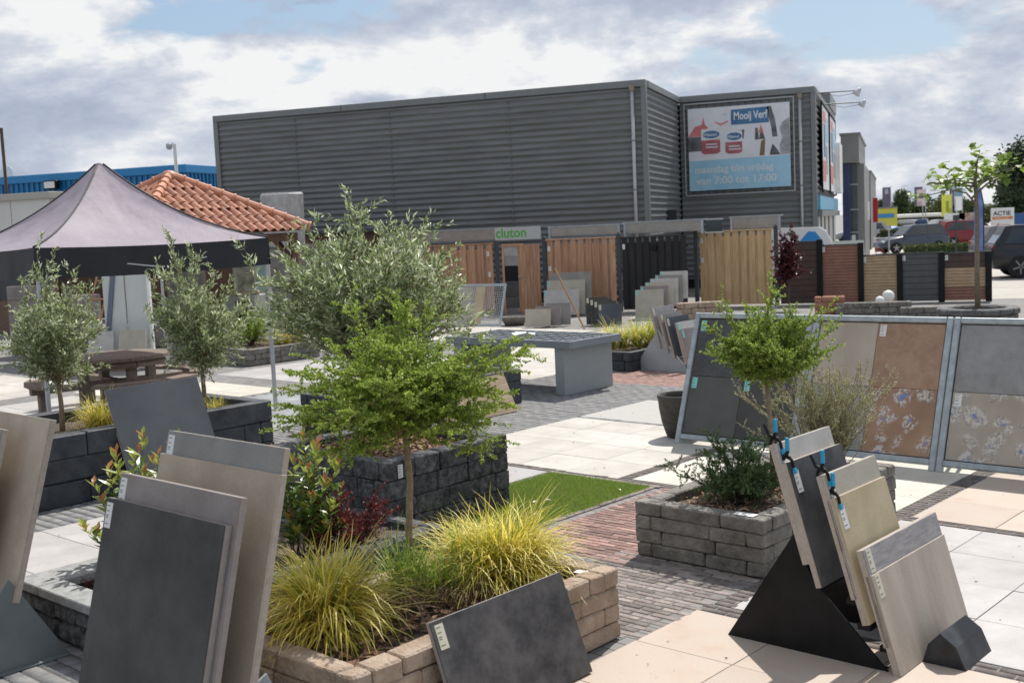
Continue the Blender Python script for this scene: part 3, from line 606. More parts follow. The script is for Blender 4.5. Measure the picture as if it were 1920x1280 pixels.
def slab(label, a, p0, Wd, H, lean, m, core=None, T=.04, st=None, name='stone_slab', cat='slab', group=None, stz=.0, stx=.012):
    ang = PSI + (rad(90) if a == 'v' else 0) if isinstance(a, str) else a
    A = Vector((math.cos(ang), math.sin(ang), 0)); B = Vector((-math.sin(ang), math.cos(ang), 0)); l = rad(lean)
    t = B*math.cos(l) - Vector((0, 0, math.sin(l))); w = B*math.sin(l) + Vector((0, 0, math.cos(l)))
    o = MB().cbox(0, .008, 0, Wd, T, H, b=.002).build(name, core or m_core, None, fix=False)
    o.matrix_world = Matrix(((A.x, t.x, w.x, p0[0]), (A.y, t.y, w.y, p0[1]), (A.z, t.z, w.z, p0[2]), (0, 0, 0, 1)))
    tag(o, label, cat, group)
    MB().cbox(0, 0, 0, Wd, .0075, H, b=.0015).build('ceramic_face', m, o, fix=False)
    if st: sticker(o, Matrix.Translation((stx, 0, H-.135+stz)), st)
    return o
def clamp(label, sl, H, x):
    c = thing('spring_clamp', label, 'clamp'); c.matrix_world = sl.matrix_world @ Matrix.Translation((x, .012, H))
    MB().tube([(-.0, -.012, .02), (0, -.022, .0), (0, -.02, -.04)], .008, 6).build('jaw', m_black, c); MB().tube([(0, .026, .02), (0, .04, .0), (0, .036, -.04)], .008, 6).build('jaw', m_black, c)
    mb_ = MB().tube([(-.0, -.014, .018), (.0, .03, .05), (0, .042, .11)], [.011, .010, .007], 6).build('handle', m_black, c)
    MB().tube([(0, .028, .018), (0, -.01, .05), (0, -.028, .115)], [.011, .010, .008], 6).build('handle', m_black, c)
    MB().tube([(0, -.012, .058), (0, -.0295, .122)], [.0115, .0105], 6).build('grip', mat('cyan_plastic', (.01, .30, .52), None, rough=.35), c)
    MB().box(-.012, -.030, -.062, .012, -.018, -.035).build('jaw_pad', mat('cyan_plastic', (.01, .30, .52)), c)
    MB().tube([(-.014, .008, .032), (.014, .008, .032)], .012, 8).build('pivot', m_black, c)
    return c
# right front rack
def rack(label, a, p0, plate, xs, ledges, m, stop=None, name='display_rack'):
    ang = PSI + (rad(90) if a == 'v' else 0)
    r = thing(name, label, 'display rack', p0, ang)
    for x in xs: MB().prism(plate, x, x+.012, axis='x').build('side_plate', m, r)
    for x in xs:
        yl, yr = min(p[0] for p in plate if p[1] < .01), max(p[0] for p in plate if p[1] < .01)
        MB().box(x+.0125, yl+.02, .002, x+.05, yr-.02, .008).build('base_flange', m, r, fix=False)
        for q in (.2, .5, .8): MB().lathe([(0, 0), (.009, 0), (.007, .005), (0, .006)], 8, Matrix.Translation((x+.032, yl+(yr-yl)*q, .0085))).build('bolt', m_zinc, r)
    for (y, z) in ledges: MB().cbox(xs[0]+.012, y-.02, z-.035, xs[-1], y+.05, z-.003, b=.003).build('ledge', m, r)
    if stop: MB().prism(stop[0], stop[1], stop[2], axis='x').build('front_stop', stop[3], r)
    return r
RA = 5.2
rk = rack('black steel triangular rack holding six slabs at the right front', 'v', yd(-2.05, RA+.03), [(.30, 0), (1.21, 0), (.80, .62), (.70, .40)], (0, .55), [(.735, .47), (.66, .36), (.47, .335), (.415, .215), (.30, .125)], m_black,
          ([(.0, 0), (.22, 0), (.19, .10), (.13, .165), (.05, .11)], .22, .56, mat('worn_black_paint', (.012, .012, .014), (.016, .016, .018), 5, .28, dirt=(4, .3, (.2, .22, .23)), spec=.25)))
spec = [('light concrete slab, rearmost on the black right front rack', -2.786, .485, .6, .63, ms_lt, True), ('dark anthracite slab, second from the rear on the black rack', -2.714, .375, .6, .65, ms_anth, True),
        ('sand grey slab, third on the black right front rack', -2.524, .349, .6, .63, ms_sand, True), ('yellow beige slab, fourth on the black right front rack', -2.467, .229, .6, .64, ms_yel, True),
        ('brushed grey wide low slab, fifth on the black right rack', -2.358, .138, .9, .485, ms_rib, False), ('veined taupe wide slab, frontmost on the black right rack', -2.308, .004, .9, .5, ms_vein, False)]
for i, (lb, u, z, w_, h_, m_, cl) in enumerate(spec):
    s_ = slab(lb, 'v', yd(u+.038, RA, z), w_, h_, 16.5, m_, st=m_stk if cl else m_stc, stz=-.03 if cl else .015, stx=.03 if cl else .02)
    if cl: clamp(('cyan and black spring clamp on the light concrete slab', 'cyan and black spring clamp on the dark anthracite slab', 'cyan and black spring clamp on the sand grey slab', 'cyan and black spring clamp on the yellow beige slab')[i], s_, h_, .035)
# left front group
rack('grey steel rack under the four tall slabs at the left front', 'u', yd(-4.86, 2.30), [(.02, 0), (.63, 0), (.45, .42), (.36, .38), (.06, .0)], (0, .86), [(.02, .045), (.075, .135), (.32, .295), (.365, .415)], m_galv)
slab('charcoal slab with white label, frontmost of the tall left group', 'u', yd(-4.90, 2.30, .05), .94, 1.09, 14.5, ms_dark, m_coreg, st=m_stk)
slab('taupe slab, second from the front of the tall left group', 'u', yd(-4.88, 2.365, .14), .94, 1.105, 14.5, ms_taupe, m_coreg, st=m_stk)
slab('beige slab, third from the front of the tall left group', 'u', yd(-4.89, 2.605, .30), .94, .995, 14.5, ms_beige)
slab('mid grey slab, rearmost of the tall left group', 'u', yd(-4.87, 2.65, .42), .90, .98, 14.5, ms_grey, m_core, st=m_stk)
# left edge rack
rack('grey steel triangular rack at the left edge of the yard', 'u', yd(-7.1, 2.0), [(.0, 0), (.9, 0), (.60, .50), (.52, .40)], (0, 1.0), [(.59, .36), (.47, .22), (.42, .12)], mat('grey_green_steel', (.16, .19, .19), (.20, .23, .23), 3, .45, metal=.2))
slab('large beige slab, rearmost on the left edge rack', 'u', yd(-7.08, 2.605, .369), 1.0, 1.0, 17, ms_beige)
slab('pale grey slab, middle one on the left edge rack', 'u', yd(-7.25, 2.455, .40), .95, .92, 17, ms_grey)
slab('light beige slab, front one on the left edge rack', 'u', yd(-7.25, 2.40, .28), .955, .90, 17, ms_lt)
# single leaning slabs
slab('clouded dark slab leaning on the tan stone planter', 'v', yd(-3.52, 3.44, .012), .93, .52, 21, ms_cloud, m_coreg, T=.03, st=m_stc, stz=.0, stx=.02)
slab('blue grey slab leaning on the long anthracite planter', 'v', yd(-9.34, 5.18, .01), .96, 1.03, 23, ms_blue, m_coreg, T=.03)
slab('wood-look plank slab leaning on the low anthracite planter', 'v', yd(-9.42, 9.2, .01), 1.22, .50, 25, ms_wood, T=.02)
# middle rack
rack('pale steel triangular rack with grey slabs behind the big frames', 'v', yd(-9.3, 14.33), [(.15, 0), (1.2, 0), (.72, .62), (.60, .45)], (0, .58), [(.69, .34), (.55, .28), (.42, .20), (.24, .13)], mat('pale_steel', (.36, .39, .41), (.42, .45, .47), 3, .45, metal=.2))
for lb, u, z, h_, m_, st in (('ribbed grey slab, rearmost on the pale rack', -9.95, .355, .63, ms_rib, m_stc), ('grey slab, second on the pale rack', -9.81, .296, .59, ms_grey, m_stc), ('dark grey slab, third on the pale rack', -9.69, .22, .62, ms_blue, m_stc),
                             ('beige slab with teal label, fourth on the pale rack', -9.50, .148, .62, ms_lt, m_stt), ('taupe slab with teal label, front of the pale rack', -9.44, .09, .58, ms_taupe, m_stt)):
    slab(lb, 'v', yd(u, 14.3, z), .6, h_, 14.5, m_, st=st)
# far stacks
for i in range(4):
    slab(('black slab, leftmost of the far dark row', 'black slab, second of the far dark row', 'black slab, third of the far dark row', 'broad dark slab, rightmost of the far dark row')[i], rad(12), (-6.712+i*.12, 25.075-i*.10, .02), (.5, .5, .5, .52)[i], (.62, .58, .54, .48)[i], 12, ms_dark if i < 3 else ms_blue, T=.05, st=m_stc)
for i, (px_, w_, h_) in enumerate(((-5.9, .85, 1.0), (-6.02, .78, .82), (-6.05, .72, .60))):
    slab(('tall pale slab at the back of the far middle stack', 'pale slab, second of the far middle stack', 'cream slab at the front of the far middle stack')[i], rad(5), (-8.456+(2-i)*.02, 27.9-i*.2, .05), w_*1.25, h_*1.05, 10, (ms_grey, ms_sand, ms_lt)[i], st=m_stt if i else None)
for i in range(3):
    slab(('small grey slab at the back of the low far stack', 'small taupe slab in the low far stack', 'small beige slab at the front of the low far stack')[i], rad(8), (-8.022+(2-i)*.18, 25.0-i*.2, .03), .58, .50-i*.05, 12, (ms_grey, ms_taupe, ms_sand)[i])
for i in range(6):
    slab('%s slab, %s in the far stack before the black fence' % (('pale', 'grey', 'light', 'sand', 'taupe', 'beige')[i], ('rearmost', 'second', 'third', 'fourth', 'fifth', 'frontmost')[i]), rad(6), (-5.852+(5-i)*.085, 27.2-i*.18, .42-i*.075), .66, .66, 12, (ms_lt, ms_grey, ms_lt, ms_sand, ms_taupe, ms_sand)[i], st=m_stt)
box('display_plinth', ms_lt, None, -.1, -1.2, 0, 1.4, .3, .045, loc=(-5.852, 27.2, 0))
tag(bpy.data.objects['display_plinth'], 'low pale plinth under the far stack before the black fence', 'plinth')

# ================================================================ TILE FRAMES
def decor(name, base, base2, w1, w2, sc):
    m = bpy.data.materials.new(name); m.use_nodes = True; N = m.node_tree.nodes; L = m.node_tree.links; p = N['Principled BSDF']; p.inputs['Roughness'].default_value = .5
    t = N.new('ShaderNodeTexCoord')
    def nz(s, d, di=0.0, off=0):
        mp = N.new('ShaderNodeMapping'); mp.inputs['Location'].default_value = (off, off*.7, 0); L.new(t.outputs['Object'], mp.inputs[0])
        n = N.new('ShaderNodeTexNoise'); n.inputs['Scale'].default_value = s; n.inputs['Detail'].default_value = d; n.inputs['Distortion'].default_value = di; L.new(mp.outputs[0], n.inputs[0]); return n.outputs[0]
    def ramp(f, st):
        r = N.new('ShaderNodeValToRGB'); e = r.color_ramp.elements
        while len(e) < len(st): e.new(.5)
        for el, (q, c) in zip(e, st): el.position = q; el.color = (*c, 1)
        L.new(f, r.inputs[0]); return r.outputs[0]
    def mix(f, a, b):
        x = N.new('ShaderNodeMix'); x.data_type = 'RGBA'; L.new(f, x.inputs['Factor'])
        for k, q in (('A', a), ('B', b)):
            if isinstance(q, tuple): x.inputs[k].default_value = (*q, 1)
            else: L.new(q, x.inputs[k])
        return x.outputs['Result']
    def mul(a, b):
        x = N.new('ShaderNodeMath'); x.operation = 'MULTIPLY'; L.new(a, x.inputs[0]); L.new(b, x.inputs[1]); return x.outputs[0]
    col = ramp(nz(3, 8), [(.35, base), (.65, base2)])
    vo = N.new('ShaderNodeTexVoronoi'); vo.inputs['Scale'].default_value = sc; vo.inputs['Randomness'].default_value = .6; wv = N.new('ShaderNodeTexNoise'); wv.inputs['Scale'].default_value = 5; wv.inputs['Detail'].default_value = 3; L.new(t.outputs['Object'], wv.inputs[0])
    wm = N.new('ShaderNodeVectorMath'); wm.operation = 'MULTIPLY_ADD'; L.new(wv.outputs['Color'], wm.inputs[0]); wm.inputs[1].default_value = (.22, .22, .22); L.new(t.outputs['Object'], wm.inputs[2]); L.new(wm.outputs[0], vo.inputs[0])
    blot = ramp(vo.outputs['Distance'], [(.36, (1, 1, 1)), (.50, (0, 0, 0))])
    frag = ramp(nz(26, 5, 1.6), [(.47, (0, 0, 0)), (.53, (1, 1, 1))]); frag2 = ramp(nz(16, 4, 1.2, 5), [(.50, (0, 0, 0)), (.56, (1, 1, 1))])
    core_ = ramp(vo.outputs['Distance'], [(.17, (1, 1, 1)), (.25, (0, 0, 0))])
    col = mix(mul(blot, frag), col, w1); col = mix(mul(core_, frag2), col, w2)
    ring = ramp(vo.outputs['Distance'], [(.40, (0, 0, 0)), (.43, (.5, .5, .5)), (.47, (0, 0, 0))]); col = mix(mul(ring, frag2), col, tuple(x*.45 for x in base))
    L.new(col, p.inputs['Base Color']); return m
m_rust = mat('rust_tile', (.27, .15, .092), (.37, .225, .145), 3.5, .5, dirt=(14, .35, (.42, .32, .24))); m_rustd = decor('rust_decor', (.26, .15, .09), (.36, .22, .14), (.52, .48, .44), (.17, .20, .44), 5.2)
m_beiged = decor('beige_decor', (.34, .29, .235), (.42, .365, .30), (.55, .53, .49), (.18, .22, .44), 4.6); m_tb = mat('tile_beige', (.38, .31, .245), (.45, .385, .315), 3, .5, stretch=(1, 1, .5), dirt=(10, .3, (.5, .45, .38)))
m_tg = mat('tile_grey', (.20, .195, .19), (.29, .285, .28), 4, .5, dirt=(12, .25, (.4, .39, .38))); m_td = mat('tile_dark', (.034, .035, .037), (.055, .056, .058), 3, .5, dirt=(30, .12, (.3, .3, .3))); m_td2 = mat('tile_dark_brown', (.062, .06, .057), (.09, .087, .082), 3, .5, grain=.08); m_td3 = mat('tile_darker', (.042, .04, .038), (.065, .062, .058), 3, .5, grain=.08)
def tile_frame(label, u0, tiles, labs):
    Wf, Hf, t = 1.33, 1.385, .055
    o = thing('tile_display_frame', label, 'display frame', yd(u0, 9.63, 0), PSI, 'galvanised tile frames'); o.matrix_world = Matrix.Translation(yd(u0, 9.63, .0)) @ Matrix.Rotation(PSI, 4, 'Z') @ Matrix.Rotation(rad(-20), 4, 'X')
    for a in ((0, 0, 0, t, .06, Hf), (Wf-t, 0, 0, Wf, .06, Hf)): MB().cbox(*a, b=.008).build('upright', m_galv, o, fix=False)
    for a in ((t+.001, .001, .055, Wf-t-.001, .059, .055+t), (t+.001, .001, Hf-t, Wf-t-.001, .059, Hf-.001)): MB().cbox(*a, b=.008).build('rail', m_galv, o, fix=False)
    MB().box(t, .045, .1, Wf-t, .055, Hf-t).build('backing', m_black, o, fix=False)
    for (x0, x1, z0, z1, m_) in tiles:
        iw, ih, zb = Wf-2*t-.016, Hf-.055-2*t-.016, .055+t+.008
        tl = MB().cbox(0, 0, 0, iw*(x1-x0)-.004, .02, ih*(z1-z0)-.004, b=.0015).build('display_tile', m_, o, fix=False, loc=(t+.008+iw*x0+.002, .022, zb+ih*z0+.002))
        for (lx, lz, st) in labs.get((x0, z0), ()): sticker(tl, Matrix.Translation((lx, -.0005, ih*(z1-z0)-.13+lz)), st, .06, .11)
    for x in (.02, Wf-.06):     # rear props keep the frame standing
        MB().tube([(x+.02, .06, Hf*.9), (x+.02, .06+.50, .25)], .018, 6).build('prop', m_galv, o)
    return o
tile_frame('galvanised frame with dark grey tiles beside the black pot', -6.58, [(0, 1, .5, 1, m_td), (0, .5, 0, .5, m_td2), (.5, 1, 0, .5, m_td3)], {(0, .5): [(.02, 0, m_stt)], (0, 0): [(.02, 0, m_stt)], (.5, 0): [(.03, 0, m_stt)]})
tile_frame('galvanised frame with beige and rust tiles in the middle', -5.225, [(0, .48, .5, 1, m_tb), (.48, 1, .5, 1, m_rust), (0, .48, 0, .5, m_tg), (.48, 1, 0, .5, m_rustd)], {(.48, .5): [(.02, 0, m_stk)]})
tile_frame('galvanised frame with grey and blue-flowered tiles at the right edge', -3.885, [(0, 1, .5, 1, m_tg), (0, .8, 0, .5, m_beiged), (.8, 1, 0, .5, m_tb)], {(0, 0): [(.02, -.0, m_stk)]})

# clay pot
o = MB().lathe([(.0, 0), (.13, 0), (.155, .02), (.20, .16), (.225, .30), (.235, .405), (.242, .42), (.242, .445), (.232, .455), (.215, .45), (.205, .40), (.19, .30), (.0, .28)], 40).build('clay_pot', mat('dark_clay', (.035, .033, .028), (.065, .06, .052), 6, .8, .4, 60, dirt=(14, .3, (.13, .12, .105)), stretch=(1, 1, 3)), None, smooth=True, loc=yd(-6.72, 9.98, 0))
tag(o, 'round dark clay pot standing beside the dark tile frame', 'pot')

# ================================================================ WORK TABLE, STICK, MESH FRAME
m_tbl = mat('grey_table', (.175, .205, .215), (.205, .235, .245), 3, .5); m_tbll = mat('grey_table_panel', (.25, .275, .275), (.28, .30, .30), 3, .5)
t = thing('display_table', 'grey metal display table with gridded top in the middle of the yard', 'table', yd(-11.9, 11.66, 0), PSI)
w_, d_ = 2.33, 1.14
for a in ((0, 0, .635, w_, .05, .735), (0, d_-.05, .635, w_, d_, .735), (0, .051, .635, .05, d_-.051, .735), (w_-.05, .051, .635, w_, d_-.051, .735)): MB().cbox(*a, b=.004).build('apron', m_tbl, t, fix=False)
MB().box(.05, .05, .64, w_-.05, d_-.05, .66).build('tray', m_tbl, t, fix=False)
for i in range(1, 11): MB().box(w_*i/11-.014, .051, .70, w_*i/11+.014, d_-.051, .731).build('grid_bar', m_tbl, t, fix=False)
for j in range(1, 6): MB().box(.051, d_*j/6-.014, .699, w_-.051, d_*j/6+.014, .7305).build('grid_bar', m_tbl, t, fix=False)
for i in range(11):
    for j in range(6): MB().box(w_*i/11+.02, d_*j/6+.02, .662, w_*(i+1)/11-.02, d_*(j+1)/6-.02, .69).build('sample_tile', (m_black, m_td, m_black, m_white)[R.randrange(4) if R.random() < .5 else 0], t, fix=False)
for x in (.12, w_-.30): MB().cbox(x, .04, 0, x+.16, d_-.04, .634, b=.004).build('leg_panel', m_tbll, t, fix=False)
for i, (x, y, a) in enumerate(((.9, .5, .2), (1.0, .4, .9), (1.25, .55, 1.7))):
    tag(MB().add([(0, 0, 0), (.16, .02, .012), (.17, .12, .02), (.01, .10, .03)], [(0, 1, 2, 3)]).build('paper_sheet', m_whitep, None, loc=yd(-11.9+x, 11.66+y, .742), rz=a), ('white paper scrap on the gridded table, leftmost', 'white paper scrap on the gridded table, middle', 'white paper scrap on the gridded table, rightmost')[i], 'paper')
o = MB().tube([(-5.848, 21.681, 0.23), (-6.589, 22.295, 1.417)], .018, 8).build('wooden_stick', mat('varnished_wood', (.24, .12, .04), (.34, .18, .07), 8, .5, stretch=(1, 1, .2)), None)
tag(o, 'long brown wooden handle leaning behind the gridded table', 'stick')
mf = thing('mesh_frame', 'galvanised frame with wire mesh and a cream slab leaning near the door', 'display frame'); mf.matrix_world = Matrix.Translation((-9.514, 23.8, 0.138)) @ Matrix.Rotation(rad(-6), 4, 'Z') @ Matrix.Rotation(rad(-24), 4, 'X')
for a in ((0, 0, 0, .05, .04, 1.0), (1.18, 0, 0, 1.23, .04, 1.0), (.051, 0, .95, 1.179, .04, 1.0), (.051, 0, 0, 1.179, .04, .05), (.44, 0, .051, .48, .04, .949)): MB().cbox(*a, b=.005).build('frame_bar', m_galv, mf, fix=False)
MB().box(.06, .005, .06, .43, .03, .94).build('cream_slab', ms_sand, mf, fix=False); MB().box(.49, .005, .06, .72, .03, .94).build('cream_slab', ms_yel, mf, fix=False)
ms_ = MB()
for i in range(9): ms_.tube([(.74+i*.05, .02, .05), (.74+i*.05, .02, .95)], .004, 4)
for i in range(17): ms_.tube([(.73, .018, .07+i*.052), (1.18, .018, .07+i*.052)], .004, 4)
kind(ms_.build('wire_mesh', m_zinc, mf, fix=False), 'stuff')
o = MB().lathe([(0, 0), (.22, 0), (.30, .12), (.31, .2), (.29, .2), (.26, .12), (0, .1)], 20).build('stone_bowl', mat('stone_bowl', (.12, .11, .1), (.2, .18, .16), 12, .9, .5, 40), None, smooth=True, loc=(-8.575, 25.5, -0.037)); o.location.z = 0
tag(o, 'shallow round stone bowl between the mesh frame and the low slabs', 'bowl')

# ================================================================ FENCES
m_doug = mat('douglas_wood', (.35, .18, .10), (.52, .31, .19), 3.5, .7, .15, 40, var=.13, stretch=(6, 6, .6)); m_pine = mat('pine_wood', (.48, .31, .15), (.62, .44, .24), 3.5, .65, .15, 40, var=.09, stretch=(6, 6, .6))
m_blkw = mat('black_wood', (.012, .012, .013), (.022, .021, .021), 6, .75, .2, 40, var=.2, stretch=(5, 5, .5)); m_post = mat('anthracite_post', (.045, .05, .056), (.07, .075, .08), 8, .8, .3, 60); m_alu = mat('aluminium', (.26, .25, .23), (.33, .32, .30), 3, .38, metal=.7)
def plank_fence(label, x0, x1, y, z1, m, capm, n, name='plank_fence', z0=.05, grp=None):
    f = thing(name, label, 'fence', (x0, y, 0), 0, grp); w = x1-x0; bw = w/n
    wide = MB().cbox(-bw*.36, -.045, z0, bw*.36, -.022, z1, b=.003).mesh('plank', m); back = MB().cbox(-bw*.36, -.018, z0, bw*.36, .004, z1-.12, b=.003).mesh('plank', m)
    for i in range(n):
        link('plank', wide, f, None, (bw*(i+.5), R.uniform(-.003, .003), 0))
        if i < n-1: link('plank', back, f, None, (bw*(i+1), 0, 0))
    for z in (.35, 1.0, 1.6): MB().cbox(0, -.0215+.027, z, w, .03, z+.07, b=.003).build('rail', m, f, fix=False)
    MB().cbox(-.01, -.07, z1+.002, w+.01, .03, z1+.03, b=.004).build('cap_board', capm, f, fix=False)
    return f
def post(label, x, y, h, m=None, w=.1, cap=True):
    p = thing('fence_post', label, 'post', (x, y, 0), 0, 'fence posts'); MB().cbox(-w/2, -w/2, 0, w/2, w/2, h, b=.006).build('shaft', m or m_post, p, fix=False)
    if cap: MB().add([(-w/2, -w/2, h), (w/2, -w/2, h), (w/2, w/2, h), (-w/2, w/2, h), (0, 0, h+w*.6)], [(0, 1, 4), (1, 2, 4), (2, 3, 4), (3, 0, 4), (3, 2, 1, 0)]).build('cap', m or m_post, p)
def flabel(par, x, z): sticker(par, Matrix.Translation((x, -.047, z)), m_stk, .07, .13)
FY = 28.9
f1 = plank_fence('reddish plank fence panel left of the garden door', -13.7, -10.2, FY, 1.87, m_doug, m_doug, 14, grp='plank fences'); flabel(f1, 3.3, 1.55); flabel(f1, 3.32, 1.0)
box('wall_lamp', m_black, f1, 1.98, -.13, 1.55, 2.15, -.046, 1.68, b=.01)
f2 = plank_fence('light brown plank fence panel right of the garden door', -8.74, -6.86, FY, 1.9, m_doug, m_doug, 9, grp='plank fences'); flabel(f2, .04, 1.62); flabel(f2, .05, 1.1)
f3 = plank_fence('black stained plank fence panel in the middle', -6.74, -5.03, FY, 1.88, m_blkw, m_blkw, 9, grp='plank fences'); flabel(f3, .04, 1.6); box('wall_lamp', m_black, f3, .8, -.12, 1.55, .94, -.046, 1.68, b=.01)
f4 = plank_fence('golden pine plank fence panel right of the black one', -4.92, -3.02, 29.95, 1.93, m_pine, m_pine, 9, grp='plank fences'); flabel(f4, .05, 1.65); flabel(f4, .06, 1.15)
post('dark fence post left of the garden door', -10.13, FY, 1.98); post('dark fence post right of the garden door', -8.80, FY, 1.98); post('dark fence post between brown and black panels', -6.80, FY, 2.0); post('dark pointed post left of the golden pine panel', -4.98, 29.85, 2.0, cap=True); post('dark pointed post right of the golden pine panel', -2.95, 29.95, 2.02)
# garden door with sign and display case
gd = thing('plank_gate', 'weathered plank garden gate standing ajar in the fence', 'gate', (-8.92, FY-.02, 0), rad(-8))
for i in range(7): MB().cbox(-.70+i*.1, -.03, .05, -.605+i*.1, -.005, 1.82, b=.003).build('plank', m_doug, gd, fix=False)
for z in (.3, .95, 1.55): MB().cbox(-.70, -.004, z, -.01, .03, z+.09, b=.003).build('rail', m_doug, gd, fix=False)
MB().tube([(-.64, -.05, .98), (-.53, -.06, .98)], .012, 8).build('handle', m_zinc, gd)
dc = thing('showcase', 'grey framed showcase of paving samples beside the garden door', 'display case', (-10.0, FY+.02, 0))
for a in ((0, 0, 0, .06, .08, 1.85), (.52, 0, 0, .58, .08, 1.85), (.061, 0, 1.78, .519, .08, 1.85)): MB().cbox(*a, b=.003).build('frame_bar', m_doug, dc, fix=False)
for i, (z, m_) in enumerate(((.15, m_td2), (.45, m_td), (.86, m_black), (1.28, m_tg), (1.53, m_lgrey))): MB().box(.062, .02, z, .518, .05, z+(.29, .40, .41, .24, .24)[i]).build('sample_panel', m_, dc, fix=False)
sg = thing('shop_sign', 'grey sign board with green lettering above the garden door', 'sign', (-10.12, FY-.12, 1.96)); MB().cbox(0, 0, 0, 1.27, .02, .33, b=.003).build('board', mat('sign_grey', (.42, .43, .42), None), sg, fix=False)
text('lettering', 'cluton', .36, mat('sign_green', (.09, .36, .06), None, rough=.5), sg, Matrix.Translation((.02, -.003, .07)) @ FACE_Y, sx=.95)
def canopy(label, x0, x1, y, z0, z1):
    c = thing('metal_canopy', label, 'canopy', (x0, y, 0), 0, 'metal canopies above the fences')
    MB().cbox(0, -.02, z0, x1-x0, .02, z1, b=.003).build('fascia_panel', m_alu, c, fix=False); MB().cbox(-.02, -.05, z1, x1-x0+.02, .6, z1+.025, b=.003).build('top_edge', m_galv, c, fix=False)
    for x in (0.0, x1-x0-.06): MB().cbox(x, -.05, z0-.08, x+.06, -.021, z1-.002, b=.003).build('bracket', m_galv, c, fix=False)
canopy('metal canopy strip above the reddish fence panel', -13.6, -10.16, FY+.3, 1.98, 2.27); canopy('metal canopy strip above the light brown panel', -8.75, -6.82, FY+.3, 2.0, 2.23); canopy('metal canopy strip above the black fence panel', -6.72, -4.66, FY+.3, 1.99, 2.26); canopy('metal canopy strip above the golden pine panel', -4.15, -2.87, 30.4, 1.98, 2.28)
gc = thing('glass_lean_to', 'small glazed lean-to between two metal canopies', 'shelter', (-4.62, 29.3, 1.95)); box('pane', m_glass, gc, 0, 0, 0, .42, .02, .3); box('frame_bar', m_zinc, gc, -.02, -.02, .3, .44, .05, .33); box('frame_bar', m_zinc, gc, -.02, -.02, -.03, .44, .05, -.002)
# composite fence
m_cbr = mat('composite_brown', (.055, .032, .026), (.075, .045, .036), 6, .6); m_crd = mat('composite_red_brown', (.23, .105, .07), (.30, .145, .10), 6, .6); m_ctan = mat('composite_tan', (.38, .26, .155), (.46, .33, .205), 6, .6); m_cgry = mat('composite_grey', (.075, .077, .08), (.09, .092, .095), 6, .6)
def slat_fence(label, x0, x1, y, h, bands):
    f = thing('slat_fence', label, 'fence', (x0, y, 0), 0, 'composite slat fences'); w = x1-x0
    for (a, b_, m_, pitch) in bands:
        q = MB(); z = a*h
        while z < b_*h-.01:
            q.cbox(0, -.015, z+.004, w, .015, min(z+pitch, b_*h)-.002, b=.006); z += pitch
        kind(q.build('slats', m_, f, fix=False), 'stuff')
    MB().cbox(0, -.008, .03, w, .008, h-.02, b=.002).build('core_sheet', m_dark, f, fix=False); MB().cbox(0, -.025, h, w, .025, h+.03, b=.003).build('top_rail', m_post, f, fix=False)
    sticker(f, Matrix.Translation((.02, -.02, h-.16)), m_stk, .07, .13)
    return f
CY = 30.0
slat_fence('tall dark brown composite slat fence panel behind the red plum', -2.86, -1.92, CY, 1.58, [(0.02, 1, m_cbr, .15)]); slat_fence('red brown ribbed composite panel, second of the low fence', -1.84, -.93, CY, 1.47, [(.02, 1, m_crd, .078)])
slat_fence('tan ribbed composite panel in the low fence', -.85, -.02, CY, 1.18, [(.02, 1, m_ctan, .078)]); slat_fence('plain dark grey composite panel in the low fence', .08, .94, CY, 1.19, [(.02, 1, m_cgry, .15)]); slat_fence('three-coloured composite panel at the right end of the fence', 1.06, 2.0, CY, 1.17, [(.02, .30, m_crd, .078), (.30, .70, m_ctan, .078), (.70, 1, m_cbr, .15)])
for i, (x, h) in enumerate(((-1.88, 1.64), (-.89, 1.52), (.03, 1.22), (1.0, 1.22), (2.07, 1.2))): post('black fence post, %s from the left in the composite fence' % ('first', 'second', 'third', 'fourth', 'last')[i], x, CY, h, m_black, .14, False)

